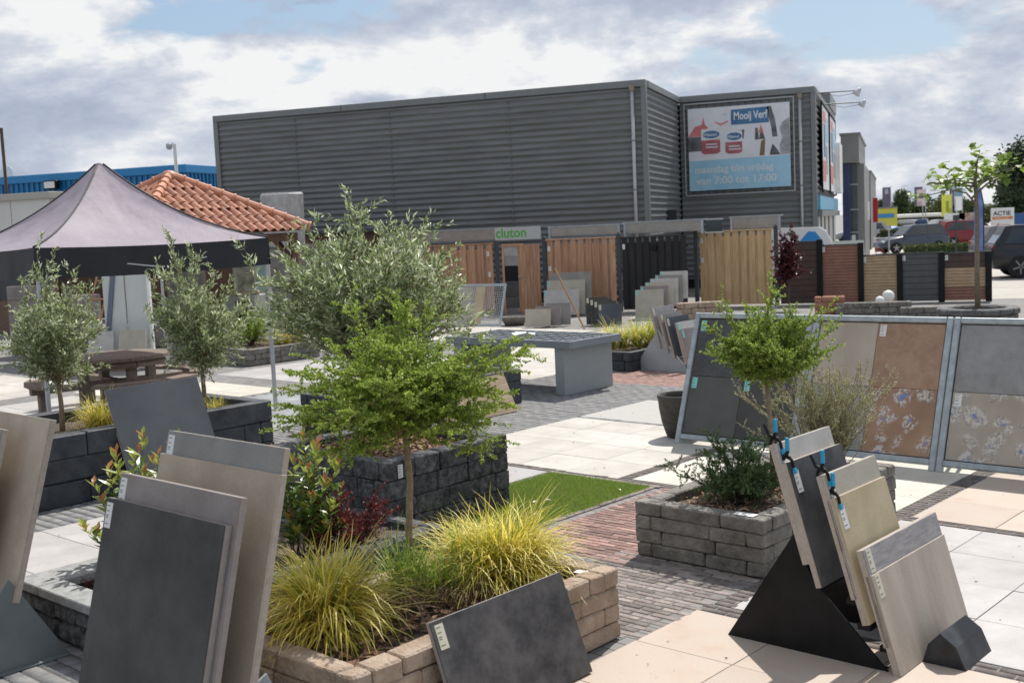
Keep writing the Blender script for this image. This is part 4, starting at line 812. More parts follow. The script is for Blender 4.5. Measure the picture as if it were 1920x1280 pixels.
# ================================================================ PARTY TENT
TA = rad(62.0); td = Vector((math.cos(TA), math.sin(TA), 0)); tn = Vector((-td.y, td.x, 0)); TL = 3.05; E_ = Vector((-7.84, 13.32, 0)); N_ = E_-td*TL
tent = thing('party_tent', 'grey pop-up party tent with black valance at the left', 'tent', N_, TA)
m_canvas = mat('grey_canvas', (.46, .41, .465), (.52, .47, .525), 3, .6, .4, 7, spec=.3, transl=.45, bdist=.03); m_val = mat('black_canvas', (.012, .012, .016), (.018, .018, .024), 3, .6)
ZE, ZA = 2.28, 3.33
def tent_z(s): return ZE+(ZA-ZE)*(0.42*s+.58*s**2.3)
rt = random.Random(5)
for k in range(4):
    mb = MB(); n, r_ = 16, 14; Mk = Matrix.Translation((TL/2, TL/2, 0)) @ Matrix.Rotation(k*math.pi/2, 4, 'Z'); V = []
    for j in range(r_+1):
        s = j/r_; half = TL/2*(1-s)+.035*s
        for i in range(n+1):
            t_ = i/n*2-1
            V.append(Mk @ Vector((t_*half, -half, tent_z(s)-.10*(1-t_*t_)*math.sin(math.pi*s)*.9-.03*(1-t_*t_)*(1-s)+.008*math.sin(9*t_+7*s)*(1-s)*s*3+(.012*math.sin(23*t_)*(s*(1-s))*2))))
    mb.add(V, [(j*(n+1)+i, j*(n+1)+i+1, (j+1)*(n+1)+i+1, (j+1)*(n+1)+i) for j in range(r_) for i in range(n)])
    cp = mb.build('canopy_panel', m_canvas, tent, smooth=True, fix=False)
    if k % 2 == 0 or True:
        hem = MB().tube([Mk @ Vector((-(TL/2*(1-s)+.035*s)*1.002, -(TL/2*(1-s)+.035*s)*1.002, tent_z(s)+.006)) for s in [i/12 for i in range(13)]], .012, 6).build('seam', m_val, cp, smooth=True)
    V = []
    for j in range(5):
        for i in range(n*2+1):
            t_ = i/(n*2)*2-1; z = ZE-.03*(1-t_*t_)-.35*j/4
            V.append(Mk @ Vector((t_*(TL/2+.004), -TL/2-.004-.012*math.sin(11*t_+k)*(j/4)-.006*math.sin(29*t_)*(j/4), z)))
    MB().add(V, [(j*(2*n+1)+i, (j+1)*(2*n+1)+i, (j+1)*(2*n+1)+i+1, j*(2*n+1)+i+1) for j in range(4) for i in range(2*n)]).build('valance', m_val, tent, smooth=True, fix=False)
MB().lathe([(0, ZA-.12), (.03, ZA-.10), (.05, ZA-.02), (.035, ZA+.015), (0, ZA+.02)], 16, Matrix.Translation((TL/2, TL/2, 0))).build('peak_cap', m_canvas, tent, smooth=True)
for (x, y) in ((0, 0), (TL, 0), (TL, TL), (0, TL)):
    x += .03 if x == 0 else -.03; y += .03 if y == 0 else -.03
    lg = MB().cbox(x-.022, y-.022, .01, x+.022, y+.022, 1.15, b=.004).build('leg', m_zinc, tent, fix=False); MB().cbox(x-.017, y-.017, 1.151, x+.017, y+.017, ZE-.02, b=.003).build('inner_tube', m_zinc, lg, fix=False)
    MB().cbox(x-.032, y-.032, 1.08, x+.032, y+.032, 1.16, b=.006).build('height_lock', m_black, lg, fix=False); MB().cbox(x-.07, y-.07, 0, x+.07, y+.07, .009, b=.002).build('foot_plate', m_galv, lg, fix=False)
for (a, b_) in (((0, 0), (TL, 0)), ((TL, 0), (TL, TL)), ((TL, TL), (0, TL)), ((0, TL), (0, 0))):
    MB().tube([(a[0]*.98+.03, a[1]*.98+.03, 2.2), ((a[0]+b_[0])/2, (a[1]+b_[1])/2, 1.98), (b_[0]*.98+.03, b_[1]*.98+.03, 2.2)], .012, 5).build('truss', m_zinc, tent)

# ================================================================ TILED GAZEBO
gz = thing('tiled_gazebo', 'timber gazebo with orange pantile pyramid roof behind the tent', 'gazebo', (-14.42, 20.68, 0), PSI)
m_pan = mat('pantile', (.31, .115, .062), (.44, .19, .11), 6, .65, .1, 60, var=.16, dirt=(7, .35, (.21, .11, .075))); m_hip = mat('hip_tile', (.44, .175, .095), (.52, .23, .135), 5, .55, var=.1); m_gwood = mat('dark_timber', (.075, .04, .025), (.12, .065, .04), 6, .7, stretch=(4, 4, .6))
GS, GZ, GA = 2.02, 2.45, 3.66
slope = math.atan2(GA-GZ, GS); sl = math.hypot(GA-GZ, GS)
def pantile():
    V = []; F = []; n = 9; w = .232; L_ = .37
    for j in (0, 1):
        for i in range(n+1):
            x = w*i/n; V.append((x, j*L_, .012*(1-j)*2+.030*math.sin(2*math.pi*(i/n)-.6)+.0))
    for i in range(n+1): x = w*i/n; V.append((x, 0, .012*2+.030*math.sin(2*math.pi*(i/n)-.6)-.022))
    F = [(i, i+1, n+2+i, n+1+i) for i in range(n)] + [(2*n+2+i, 2*n+3+i, i+1, i) for i in range(n)]
    me = MB().add(V, F).mesh('roof_tile', m_pan, smooth=False); return me
ptm = pantile()
roofs = MB().add([(-GS, -GS, GZ-.03), (GS, -GS, GZ-.03), (GS, GS, GZ-.03), (-GS, GS, GZ-.03), (0, 0, GA-.03)], [(0, 1, 4), (1, 2, 4), (2, 3, 4), (3, 0, 4), (3, 2, 1, 0)]).build('roof', mat('roof_underlay', (.20, .085, .05), None), gz)
for k in range(4):
    Mk = Matrix.Rotation(k*math.pi/2, 4, 'Z') @ Matrix.Translation((0, -GS, GZ)) @ Matrix.Rotation(slope, 4, 'X')
    rows = int(sl/.30)
    for j in range(rows):
        half = GS*(1-(j*.30+.10)/sl); nn = int(2*half/.215)
        for i in range(nn):
            o = link('roof_tile', ptm, roofs); o.matrix_local = Mk @ Matrix.Translation((-nn*.215/2+i*.215, j*.30-.05, .02+R.uniform(0, .006)))
    dvec = Vector((0, 0, GA+.02)) - Vector((-GS, -GS, GZ+.02)); hl = dvec.length; nh = 11
    for i in range(nh):
        a = i/nh*.98; p = Vector((-GS, -GS, GZ+.03))+dvec*a
        q = p+dvec.normalized()*(hl/nh*1.12)
        rot = Matrix.Rotation(k*math.pi/2, 4, 'Z')
        ht = MB().tube([rot @ p, rot @ (p+(q-p)*.12), rot @ (p+(q-p)*.13), rot @ q], [.115, .115, .098, .088], 10).build('hip_tile', m_hip, roofs, smooth=False)
MB().lathe([(0, GA-.12), (.19, GA-.10), (.17, GA+.04), (.09, GA+.11), (0, GA+.13)], 14).build('peak_tile', m_hip, roofs, smooth=True)
for (x, y) in ((-1.75, -1.75), (1.75, -1.75), (1.75, 1.75), (-1.75, 1.75)):
    MB().cbox(x-.075, y-.075, 0, x+.075, y+.075, 2.36, b=.008).build('post', m_gwood, gz, fix=False)
    for dx, dy in ((-1 if x > 0 else 1, 0), (0, -1 if y > 0 else 1)): MB().tube([(x, y, 1.75), (x+dx*.6, y+dy*.6, 2.33)], .045, 4).build('brace', m_gwood, gz)
for a in ((-1.85, -1.82, 2.2, 1.85, -1.68, 2.38), (-1.85, 1.68, 2.2, 1.85, 1.82, 2.38)): MB().cbox(*a, b=.005).build('beam', m_gwood, gz, fix=False)
for a in ((-1.82, -1.67, 2.205, -1.68, 1.67, 2.375), (1.68, -1.67, 2.205, 1.82, 1.67, 2.375)): MB().cbox(*a, b=.005).build('beam', m_gwood, gz, fix=False)
wp = thing('wrapped_pallet', 'tall grey bundle wrapped in plastic film behind the gazebo', 'pallet', (-16.058, 27.0, 0)); MB().cbox(0, 0, 2.0, .86, .8, 3.48, b=.05, jit=.03, rnd=R).build('bundle', mat('film_wrap', (.30, .29, .28), (.42, .42, .42), 6, .25, .5, 14), wp); MB().cbox(-.05, -.05, 0, .83, .85, 1.99, b=.02).build('stack', mat('grey_stone_stack', (.16, .15, .14), (.24, .23, .21), 6, .9, .4, 20), wp)

# ================================================================ PICNIC TABLE
m_old = mat('weathered_wood', (.14, .105, .08), (.24, .19, .15), 5, .85, .4, 40, var=.12, stretch=(1, 8, 8))
pt = thing('picnic_table', 'round weathered wooden picnic table with bench ring under the tent', 'table', (-10.35, 13.3, 0), rad(15))
def disc_plank(x0, x1, y0, y1, z0, z1, rr_, name='plank'):
    def clip(y): return math.sqrt(max(rr_*rr_-y*y, .0001))
    ys = [y0+(y1-y0)*i/4 for i in range(5)]; poly = [(min(clip(y), x1), y) for y in ys]+[(max(-clip(y), x0), y) for y in ys[::-1]]
    MB().prism(poly, z0, z1, axis='z').build(name, m_old, pt)
for i in range(10): disc_plank(-9, 9, -.72+i*.145, -.72+i*.145+.138, .71, .755, .725)
for i in range(8): MB().tube([(.66*math.cos(i*math.pi/4), .66*math.sin(i*math.pi/4), .66), (.66*math.cos((i+1)*math.pi/4), .66*math.sin((i+1)*math.pi/4), .66)], .05, 4).build('rim_beam', m_old, pt)
for k in range(4):
    a0 = k*math.pi/2+.12; a1 = (k+1)*math.pi/2-.12
    for (ra, rb_) in ((.98, 1.09), (1.105, 1.22)):
        poly = [(ra*math.cos(a0+(a1-a0)*i/6), ra*math.sin(a0+(a1-a0)*i/6)) for i in range(7)]+[(rb_*math.cos(a1-(a1-a0)*i/6), rb_*math.sin(a1-(a1-a0)*i/6)) for i in range(7)]
        MB().prism(poly, .42, .465, axis='z').build('bench_plank', m_old, pt)
    Mr = Matrix.Rotation(k*math.pi/2+math.pi/4, 4, 'Z')
    MB().cbox(-.0, -.05, .33, 1.2, .05, .418, b=.006, M=Mr).build('bearer', m_old, pt, fix=False)
    MB().cbox(.42, -.06, 0, .54, .06, .70, b=.008, M=Mr).build('leg', m_old, pt, fix=False); MB().cbox(1.0, -.055, 0, 1.1, .055, .329, b=.008, M=Mr).build('leg', m_old, pt, fix=False)

# ================================================================ UNDER AND BEHIND THE TENT
wpn = thing('white_partition', 'tall pale partition panels standing under the tent', 'partition', (-13.802, 17.5, 0), rad(12))
for i in range(2): MB().cbox(i*.42, i*.03, 0, i*.42+.41, .04+i*.03, 2.0, b=.004).build('panel', mat('pale_panel', (.50, .53, .52), (.56, .58, .57), 2, .5), wpn, fix=False)
MB().cbox(-.10, -.03, 0, -.01, .05, 2.0, b=.004, M=Matrix.Rotation(rad(9), 4, 'Y')).build('edge_strip', mat('blue_grey_strip', (.12, .15, .2), None), wpn, fix=False); MB().cbox(.85, -.02, 0, .90, .06, 2.05, b=.004).build('edge_post', m_whitep, wpn, fix=False)
st = thing('bar_stool', 'small black shell stool in front of the pale partition', 'stool', (-16.462, 21.78, .45)); MB().lathe([(0, .40), (.19, .40), (.235, .44), (.25, .58), (.235, .58), (.215, .47), (0, .44)], 18).build('seat_shell', m_black, st, smooth=True)
for a in range(4): MB().tube([(.14*math.cos(a*1.571+.7), .14*math.sin(a*1.571+.7), .41), (.2*math.cos(a*1.571+.7), .2*math.sin(a*1.571+.7), 0)], .018, 6).build('leg', m_black, st)
pl = thing('display_plinth', 'grey plinth carrying the black stool under the tent', 'plinth', (-16.462-.6, 21.78-.4, 0)); MB().cbox(0, 0, 0, 1.5, 1.2, .448, b=.01).build('block', ms_grey, pl, fix=False)
slab('pale beige slab leaning on the plinth under the tent', rad(8), (-13.27, 17.12, 0.35), .52, .42, 10, ms_sand); slab('pale grey slab left of the beige one under the tent', rad(8), (-13.911, 17.093, 0.3), .5, .45, 10, ms_lt)
tb = thing('bistro_table', 'slim black bistro table beside the pale partition', 'table', (-16.186+.25, 21.755-.1, .45)); MB().lathe([(0, .98), (.3, .98), (.3, 1.01), (0, 1.01)], 18).build('table_top', m_gwood, tb); MB().tube([(-.12, 0, .98), (.08, 0, .5), (.0, 0, 0)], .015, 6).build('stem', m_black, tb); MB().lathe([(0, 0), (.16, 0), (.15, .02), (0, .03)], 14).build('foot', m_black, tb)
ld = thing('step_ladder', 'wooden trestle ladder leaning beside the pale partition', 'ladder', (-14.802, 18.5, 0))
for x in (0, .32): MB().tube([(x-.3, -.3, 0), (x+.1, .2, 2.1)], .025, 4).build('stile', m_doug, ld)
for i in range(6): MB().tube([(-.3+.065*i+.03, -.3+.083*i+.05, .35*i+.2), (.02+.065*i+.03, -.3+.083*i+.05, .35*i+.2)], .02, 4).build('rung', m_doug, ld)
hp = thing('heat_pump', 'grey unit with black louvre grille behind the second olive', 'machine', (-13.515, 21.0, 0)); MB().cbox(0, 0, 0, .74, .5, 1.12, b=.02).build('housing', mat('grey_housing', (.30, .30, .29), (.34, .34, .33), 3), hp, fix=False); MB().box(.28, -.012, .1, .68, -.001, 1.0).build('grille', m_black, hp, fix=False)
for i in range(12): MB().box(.28, -.03, .14+i*.072, .68, -.013, .148+i*.072).build('louvre', m_zinc, hp, fix=False)
MB().lathe([(0, 1.12), (.30, 1.12), (.33, 1.15), (.30, 1.19), (0, 1.2)], 18, Matrix.Translation((.36, .25, 0))).build('lid', mat('jute_lid', (.36, .28, .18), None), hp, smooth=True)
pp = thing('photo_panel', 'garden photo panel standing behind the tent leg', 'panel', (-14.511, 23.0, 0)); MB().cbox(0, 0, .9, .95, .05, 1.95, b=.004).build('board', mat('photo_pale', (.42, .43, .38), (.52, .53, .49), 2), pp, fix=False); MB().box(.1, -.004, 1.0, .55, -.001, 1.9).build('photo_garden', mat('photo_print', (.10, .12, .06), (.40, .40, .36), 5, .5), pp, fix=False); MB().box(.6, -.004, 1.0, .92, -.001, 1.9).build('photo_pool', mat('photo_pool', (.30, .48, .48), (.45, .55, .55), 3), pp, fix=False)
for x in (.05, .85): MB().box(x, .01, 0, x+.05, .04, .899).build('leg', m_black, pp, fix=False)
for i, (px_, y_, w_, h_, m_) in enumerate(((-18.268, 20.0, 1.6, 1.5, ms_taupe), (-17.51, 20.6, 1.1, 1.25, ms_lt), (-14.623, 20.6, .9, 1.7, ms_grey), (-14.551, 25.5, 1.2, 2.1, ms_taupe))):
    dw = thing('display_wall', ('taupe stone display wall at the far left', 'pale stone display wall behind the first olive', 'grey stone display wall behind the second olive', 'tall stone display wall behind the large olive')[i], 'display wall', (px_, y_, 0))
    n_ = int(h_/.3)
    for j in range(n_):
        for k in range(3): MB().cbox(w_/3*k+.004, 0, j*h_/n_+.004, w_/3*(k+1)-.004, .12, (j+1)*h_/n_-.004, b=.006).build('stone', m_, dw, fix=False)
# masts with cameras, dish
for i, (px_, y_, zt, zb) in enumerate(((-27.528, 40.0, 6.248, 0), (-27.041, 30.0, 6.172, 0))):
    cm = thing('camera_mast', ('white camera mast behind the gazebo roof', 'dark camera mast at the left edge')[i], 'mast', (px_, y_, 0)); MB().tube([(0, 0, 0), (0, 0, zt)], .07 if i == 0 else .05, 8).build('pole', m_whitep if i == 0 else m_gwood, cm)
    MB().tube([(0, 0, zt), (-.22, -.05, zt+.02)], .05, 6).build('bracket', m_whitep, cm); MB().lathe([(0, -.18), (.09, -.15), (.13, -.06), (.13, .06), (0, .1)], 12, Matrix.Translation((-.22, -.05, zt-.05))).build('camera_dome', m_zinc, cm, smooth=True)
di = thing('satellite_dish', 'small white satellite dish on the roof at far left', 'dish', (-50.259, 56.0, 6.506)); MB().lathe([(0, .0), (.3, .04), (.52, .16), (.5, .17), (.28, .06), (0, .03)], 16, Matrix.Translation((0, 0, .3)) @ Matrix.Rotation(rad(80), 4, 'X')).build('reflector', m_whitep, di, smooth=True); MB().tube([(.3, 0, -.4), (.3, 0, .5)], .03, 5).build('mount', m_black, di)

bs = thing('timber_shed', 'long brown timber shed wall behind the tent and gazebo', 'shed', (-31.0, 30.4, 0))
for i in range(64): MB().cbox(i*.27, 0, 0, i*.27+.262, .04, 2.35, b=.004).build('plank', m_gwood, bs, fix=False)
MB().cbox(-.1, -.15, 2.352, 17.4, 1.2, 2.45, b=.01).build('roof_edge', m_post, bs, fix=False)

# ================================================================ VEGETATION
YAW = rad(18.75)
m_bark = mat('grey_bark', (.14, .115, .085), (.24, .20, .15), 30, .9, .6, 60); m_barkd = mat('dark_bark', (.06, .045, .035), (.12, .09, .07), 30, .9, .6, 60); m_barkt = mat('tan_bark', (.20, .14, .085), (.31, .24, .16), 25, .9, .5, 60)
m_olive = mat('olive_leaf', (.13, .17, .06), (.70, .73, .56), island=True, lo=0, hi=1, c3=(.34, .42, .18), rough=.38, transl=.5)
m_elm = mat('small_green_leaf', (.12, .19, .024), (.50, .60, .13), island=True, lo=0, hi=1, c3=(.30, .41, .06), rough=.5, transl=.45)
m_elm2 = mat('fresh_green_leaf', (.12, .20, .027), (.48, .58, .13), island=True, lo=0, hi=1, c3=(.29, .40, .065), rough=.5, transl=.45)
m_jun = mat('juniper_needle', (.04, .085, .03), (.17, .26, .075), island=True, lo=0, hi=1, rough=.6, transl=.1)
m_ery = mat('grey_green_stem', (.24, .26, .13), (.62, .57, .36), island=True, lo=0, hi=1, c3=(.40, .41, .22), rough=.7, transl=.2)
m_plum = mat('plum_leaf', (.045, .012, .018), (.15, .03, .035), island=True, lo=0, hi=1, rough=.4, transl=.25)
m_berb = mat('berberis_leaf', (.09, .012, .014), (.26, .035, .03), island=True, lo=0, hi=1, rough=.5, transl=.25)
m_far = mat('far_leaf', (.022, .042, .014), (.085, .13, .035), island=True, lo=0, hi=1, rough=.6, transl=.2); m_far2 = mat('far_leaf_olive', (.05, .065, .02), (.15, .18, .05), island=True, lo=0, hi=1, rough=.6, transl=.2); m_fard = mat('far_leaf_dark', (.012, .026, .010), (.045, .08, .025), island=True, lo=0, hi=1, rough=.6, transl=.15)
def tree(name, label, cat, pos, trunk, r0, r1, zs, tips, subs, sub_len, sub_up, L, Wd, per_m, ang, m_leaf, m_bk, seed, flat=1.0, rot=YAW, bend=.12, br=.010, main_leaf=.45, group=None, cup=.12, tw=.0022):
    rg = np.random.default_rng(seed); root = thing(name, label, cat, pos, rot, group)
    if trunk:
        n_ = len(trunk); MB().tube(trunk, [r0+(r1-r0)*i/(n_-1) for i in range(n_)], 10).build('trunk', m_bk, root, smooth=True)
    mains = []; shoots = []
    tx, ty = (trunk[-1][0], trunk[-1][1]) if trunk else (0, 0)
    for tp_ in tips:
        z0 = rg.uniform(*zs); a = np.array([tx*(z0/max(trunk[-1][2], .01)) if trunk else rg.normal()*.04, ty if trunk else rg.normal()*.04, z0]); b = np.array(tp_, float); l = np.linalg.norm(b-a)
        mc = curve(a, b, (0, 0, bend*l*rg.uniform(.3, 1.4)), rg, 9, .025); mains.append(mc)
        for _ in range(max(2, int(subs*rg.uniform(.7, 1.3)))):
            t_ = rg.uniform(.22, .98); i = min(int(t_*8), 7); p = mc[i]+(mc[i+1]-mc[i])*(t_*8-i); d = mc[i+1]-mc[i]; d /= np.linalg.norm(d)
            dr = d*.55+rg.normal(size=3)*np.array([.75, .75, .75*flat])+np.array([0, 0, sub_up]); dr /= np.linalg.norm(dr)
            ln = sub_len*rg.uniform(.45, 1.25); shoots.append(curve(p, p+dr*ln, (0, 0, .06*ln), rg, 5, .03))
        shoots.append(mc[int(8*main_leaf):])
    mb_ = MB(); twigs(mb_, mains, br, br*.25, 5); mb_.build('branches', m_bk, root, smooth=True, fix=False)
    mb_ = MB(); twigs(mb_, shoots, tw, tw*.4, 3); kind(mb_.build('twigs', m_bk, root, fix=False), 'stuff')
    B, Dd = leaves_on(shoots, per_m, ang, rg, .1, L*.15)
    n_ = len(B); o = link('crown', leaf_mesh('crown', B, Dd, L*rg.uniform(.6, 1.2, n_), Wd*rg.uniform(.7, 1.2, n_), m_leaf, rg, cup), root); kind(o, 'stuff')
    return root
def fan(rg, n, rx, ry, z0, z1, up=1.0, c=(0, 0)):
    out_ = []
    while len(out_) < n:
        p = rg.uniform(-1, 1, 3)
        if .25 < np.linalg.norm(p) < 1: 
            r = np.linalg.norm(p); p = p/r*rg.uniform(.72, 1.0)
            out_.append((c[0]+p[0]*rx, c[1]+p[1]*ry, z0+(z1-z0)*(.5+.5*p[2]*up)))
    return out_
rg = np.random.default_rng(11)
# large olive
tips = fan(rg, 70, .88, .75, .72, 1.72) + [(-.15, 0, 2.0), (-.1, .1, 1.86), (.12, 0, 1.82), (.45, 0, 1.8), (.58, .1, 1.6), (-.45, 0, 1.75), (-.6, .1, 1.7), (-1.0, 0, 1.55), (-.9, -.2, 1.4), (-1.0, 0, 1.2), (-.92, .1, 1.05), (.68, -.2, 1.25), (.95, .1, .85), (.85, -.1, 1.0), (.3, .2, 1.7), (-.3, -.2, 1.8), (.7, .3, 1.4), (-.8, 0, 1.62)]
tree('olive_tree', 'large bushy olive tree growing in the black stone planter', 'tree', yd(-7.15, 6.2, .49), [(0, 0, 0), (.02, 0, .2), (-.02, 0, .5), (0, 0, .85)], .062, .035, (.55, .95), tips, 13, .27, .5, .066, .0155, 80, 40, m_olive, m_bark, 21, bend=.10, br=.011)
# small olives in the sleeper planter
for k, (pos, zt, w_, lb, sd, ex) in enumerate(((yd(-10.51, 5.12, .5), 1.71, .50, 'small olive standard in the left half of the anthracite planter', 31, [(-.1, 0, 1.72), (.0, 0, 1.6), (.25, 0, 1.5), (-.28, 0, 1.5), (.33, .1, 1.35), (-.42, 0, 1.25), (-.15, .1, 1.62), (.38, 0, 1.1), (-.5, 0, .9), (.30, 0, 1.42)]), (yd(-10.28, 6.54, .5), 1.84, .47, 'small olive standard at the right end of the anthracite planter', 37, [(-.22, 0, 1.84), (-.38, 0, 1.62), (-.05, 0, 1.75), (.05, 0, 1.65), (.18, 0, 1.45), (.32, .1, 1.3), (-.5, 0, 1.45), (.5, 0, 1.1), (-.2, .1, 1.6), (.55, 0, .95), (-.48, 0, 1.0)]))):
    tips = fan(rg, 44, w_*.92, w_*.92, .42, 1.32) + ex
    tree('olive_tree', lb, 'tree', pos, [(0, 0, 0), (.01, 0, .25), (0, 0, .5)], .028, .02, (.42, .62), tips, 10, .20, .6, .060, .0150, 85, 36, m_olive, m_barkt, sd, bend=.08, br=.007)
# box-leaved tree in the tan planter
tips = []
LV = [(.91, .54), (1.0, .62), (1.10, .62), (1.22, .52), (1.34, .38)]
for i in range(64):
    a = rg.uniform(0, 2*math.pi); lv, rm = LV[rg.choice(5, p=[.2, .24, .24, .2, .12])]; r_ = rm*rg.uniform(.45, 1)
    tips.append((r_*math.cos(a)-.04, r_*math.sin(a), lv+rg.normal()*.018))
tips += [(.0, 0, 1.64), (.03, .05, 1.52), (-.05, 0, 1.44), (-.26, 0, 1.56), (-.2, .1, 1.46), (.14, 0, 1.50), (.28, 0, 1.36), (-.38, 0, 1.34), (.40, 0, 1.32), (.64, .05, 1.33), (.50, -.1, 1.30), (-.45, 0, 1.2), (-.60, 0, 1.12), (-.64, -.1, 1.0), (-.66, 0, .90), (-.5, -.1, .86), (.48, -.1, .80), (.42, -.2, .78), (-.38, -.2, .80), (-.25, -.3, .82), (.56, .1, .96), (.62, 0, 1.05), (-.62, .1, 1.2), (.55, 0, 1.24), (.6, .1, 1.16), (.45, .1, 1.22), (.66, -.05, 1.26), (.5, 0, 1.1), (-.66, 0, 1.05), (-.58, 0, .95), (-.5, .1, 1.28)]
tree('box_leaved_tree', 'small-leaved green tree on a slim stem in the tan planter', 'tree', yd(-4.55, 4.12, .32), [(0, 0, 0), (-.01, 0, .3), (.012, 0, .6), (-.005, 0, .98)], .021, .017, (.82, 1.12), tips, 21, .14, .04, .0155, .0105, 360, 55, m_elm, m_barkt, 41, flat=.2, bend=.06, br=.007, main_leaf=.3, cup=.1, tw=.0013)
tips = fan(rg, 64, .37, .37, .82, 1.26) + [(0, 0, 1.56), (.02, 0, 1.45), (-.36, 0, 1.42), (-.30, 0, 1.33), (-.44, 0, 1.2), (.40, 0, 1.30), (.48, 0, 1.18), (.46, 0, 1.02), (-.46, 0, 1.02), (.2, 0, 1.36), (-.15, .1, 1.35), (.36, .1, .9), (.25, -.1, 1.25), (-.2, -.2, 1.2)]
tree('box_leaved_tree', 'small-leaved vase-shaped tree in the grey stone planter', 'tree', yd(-4.1, 7.25, .28), [(0, 0, 0), (-.01, 0, .4), (-.035, 0, .86)], .02, .016, (.78, .95), tips, 26, .12, .28, .0165, .0105, 330, 50, m_elm2, m_barkt, 43, flat=.8, bend=.02, br=.006, main_leaf=.3, tw=.0013)
# juniper and wallflower shrub in the grey planter
tips = fan(rg, 26, .34, .42, .05, .36, c=(.05, .05)) + [(-.2, 0, .50), (-.14, 0, .46), (.0, .1, .42), (.12, .1, .40), (-.52, -.05, .30), (-.3, 0, .30), (-.28, -.2, .16), (.32, .3, .36), (.2, .4, .4)]
tree('juniper_shrub', 'spreading dark green juniper in the grey stone planter', 'shrub', yd(-4.12, 6.78, .29), None, 0, 0, (.0, .06), tips, 22, .11, .35, .017, .0065, 430, 42, m_jun, m_barkd, 51, bend=.12, br=.006, main_leaf=.35, tw=.0014)
tips = [(rg.normal()*.24, rg.normal()*.17, rg.uniform(.45, .88)) for _ in range(120)]
er = tree('wallflower_shrub', 'tall dry wallflower shrub with sparse purple flowers behind the juniper', 'shrub', yd(-4.0, 7.86, .28), None, 0, 0, (.0, .08), tips, 6, .11, 1.1, .022, .0062, 180, 32, m_ery, m_barkt, 53, bend=-.02, br=.0035, main_leaf=.2, tw=.0015)
fb = []; fd = []
for tp_ in tips[:45]:
    for _ in range(5): fb.append(np.array(tp_)+rg.normal(size=3)*[.008, .008, .02]); fd.append(rg.normal(size=3))
fd = np.array(fd); fd /= np.linalg.norm(fd, axis=1)[:, None]
kind(link('flowers', leaf_mesh('flowers', np.array(fb), fd, .011, .009, mat('purple_petal', (.16, .05, .16), (.38, .20, .40), island=True, lo=0, hi=1), rg), er), 'stuff')
# ornamental grasses
m_yg = mat('yellow_grass', (.50, .43, .05), (.95, .85, .34), island=True, lo=0, hi=1, c3=(.80, .68, .12), rough=.5, transl=.42); m_gg = mat('green_grass', (.13, .24, .03), (.42, .52, .09), island=True, lo=0, hi=1, rough=.55, transl=.4); m_dg = mat('dead_grass', (.22, .13, .07), (.42, .30, .19), island=True, lo=0, hi=1, rough=.8)
def clump(label, pos, n, H, sp_, wid, pts, seed, green=.25, dead=.15, group=None):
    rg_ = np.random.default_rng(seed); g = thing('ornamental_grass', label, 'grass', pos, YAW, group)
    kind(link('blades', grass_mesh('blades', pts, n, H, sp_, wid, m_yg, rg_, 1.25), g), 'stuff')
    if green: kind(link('green_blades', grass_mesh('green_blades', pts, int(n*green), H*.85, sp_*.8, wid, m_gg, rg_, .8), g), 'stuff')
    if dead: kind(link('dry_blades', grass_mesh('dry_blades', pts, int(n*dead), H*.6, sp_*1.6, wid*.7, m_dg, rg_, 1.5), g), 'stuff')
    return g
clump('big arching yellow grass clump at the near end of the tan planter', yd(-4.42, 3.42, .32), 1200, .44, 1.6, .0046, [(0, 0, 0, 1), (.04, .03, 0, 1), (-.05, 0, 0, .95), (.0, -.04, 0, 1)], 61, .22, .4)
clump('big yellow grass clump at the far end of the tan planter', yd(-4.22, 4.5, .32), 2100, .42, 1.55, .0042, [(0, 0, 0, 1), (.1, .05, 0, 1), (-.1, .1, 0, .95), (-.22, .05, 0, .9), (.02, -.05, 0, 1), (-.12, -.1, 0, .9)], 62, .3, .4)
gt = thing('ornamental_grass', 'green upright grass tuft around the slim tree stem', 'grass', yd(-4.42, 4.0, .32), YAW); kind(link('blades', grass_mesh('blades', [(0, 0, 0, 1), (.1, 0, 0, .9), (-.08, .04, 0, .95), (.16, -.06, 0, .8), (.25, -.05, 0, .7)], 420, .34, .7, .003, m_gg, np.random.default_rng(63), .7), gt), 'stuff')
kind(link('dry_blades', grass_mesh('dry_blades', [(.15, -.12, 0, 1), (.3, -.1, 0, 1), (.0, -.15, 0, .9)], 260, .24, 1.8, .002, m_dg, np.random.default_rng(64), 1.4), gt), 'stuff')
clump('yellow grass clump between the small olives in the anthracite planter', yd(-10.35, 5.45, .52), 420, .36, 1.1, .003, [(0, 0, 0, 1), (.1, 0, 0, .9), (-.1, 0, 0, .9)], 65, .1, .2); clump('little tuft of dry yellow grass below the right small olive', yd(-10.2, 6.6, .52), 70, .2, 1.1, .0025, [(0, 0, 0, 1)], 66, .2, .3)
clump('yellow grass beside the shrub in the far grey planter', yd(-17.9, 13.3, .25), 320, .45, 1.1, .005, [(0, 0, 0, 1), (.2, .1, 0, 1), (-.2, 0, 0, .9)], 67, .3, 0)
clump('yellow green grass in the dark box behind the display table', yd(-10.9, 14.6, .28), 620, .48, 1.0, .005, [(0, 0, 0, 1), (.25, .15, 0, 1), (-.2, -.1, 0, 1), (.45, .3, 0, 1), (.6, .45, 0, 1)], 68, .8, .3)
o = block_planter('sleeper_planter', 'dark box planter with grass behind the display table', -11.35, -10.35, 14.05, 15.2, .30, 2, (.6, .5), .12, m_slp, .24, bev=.008, jit=.002)
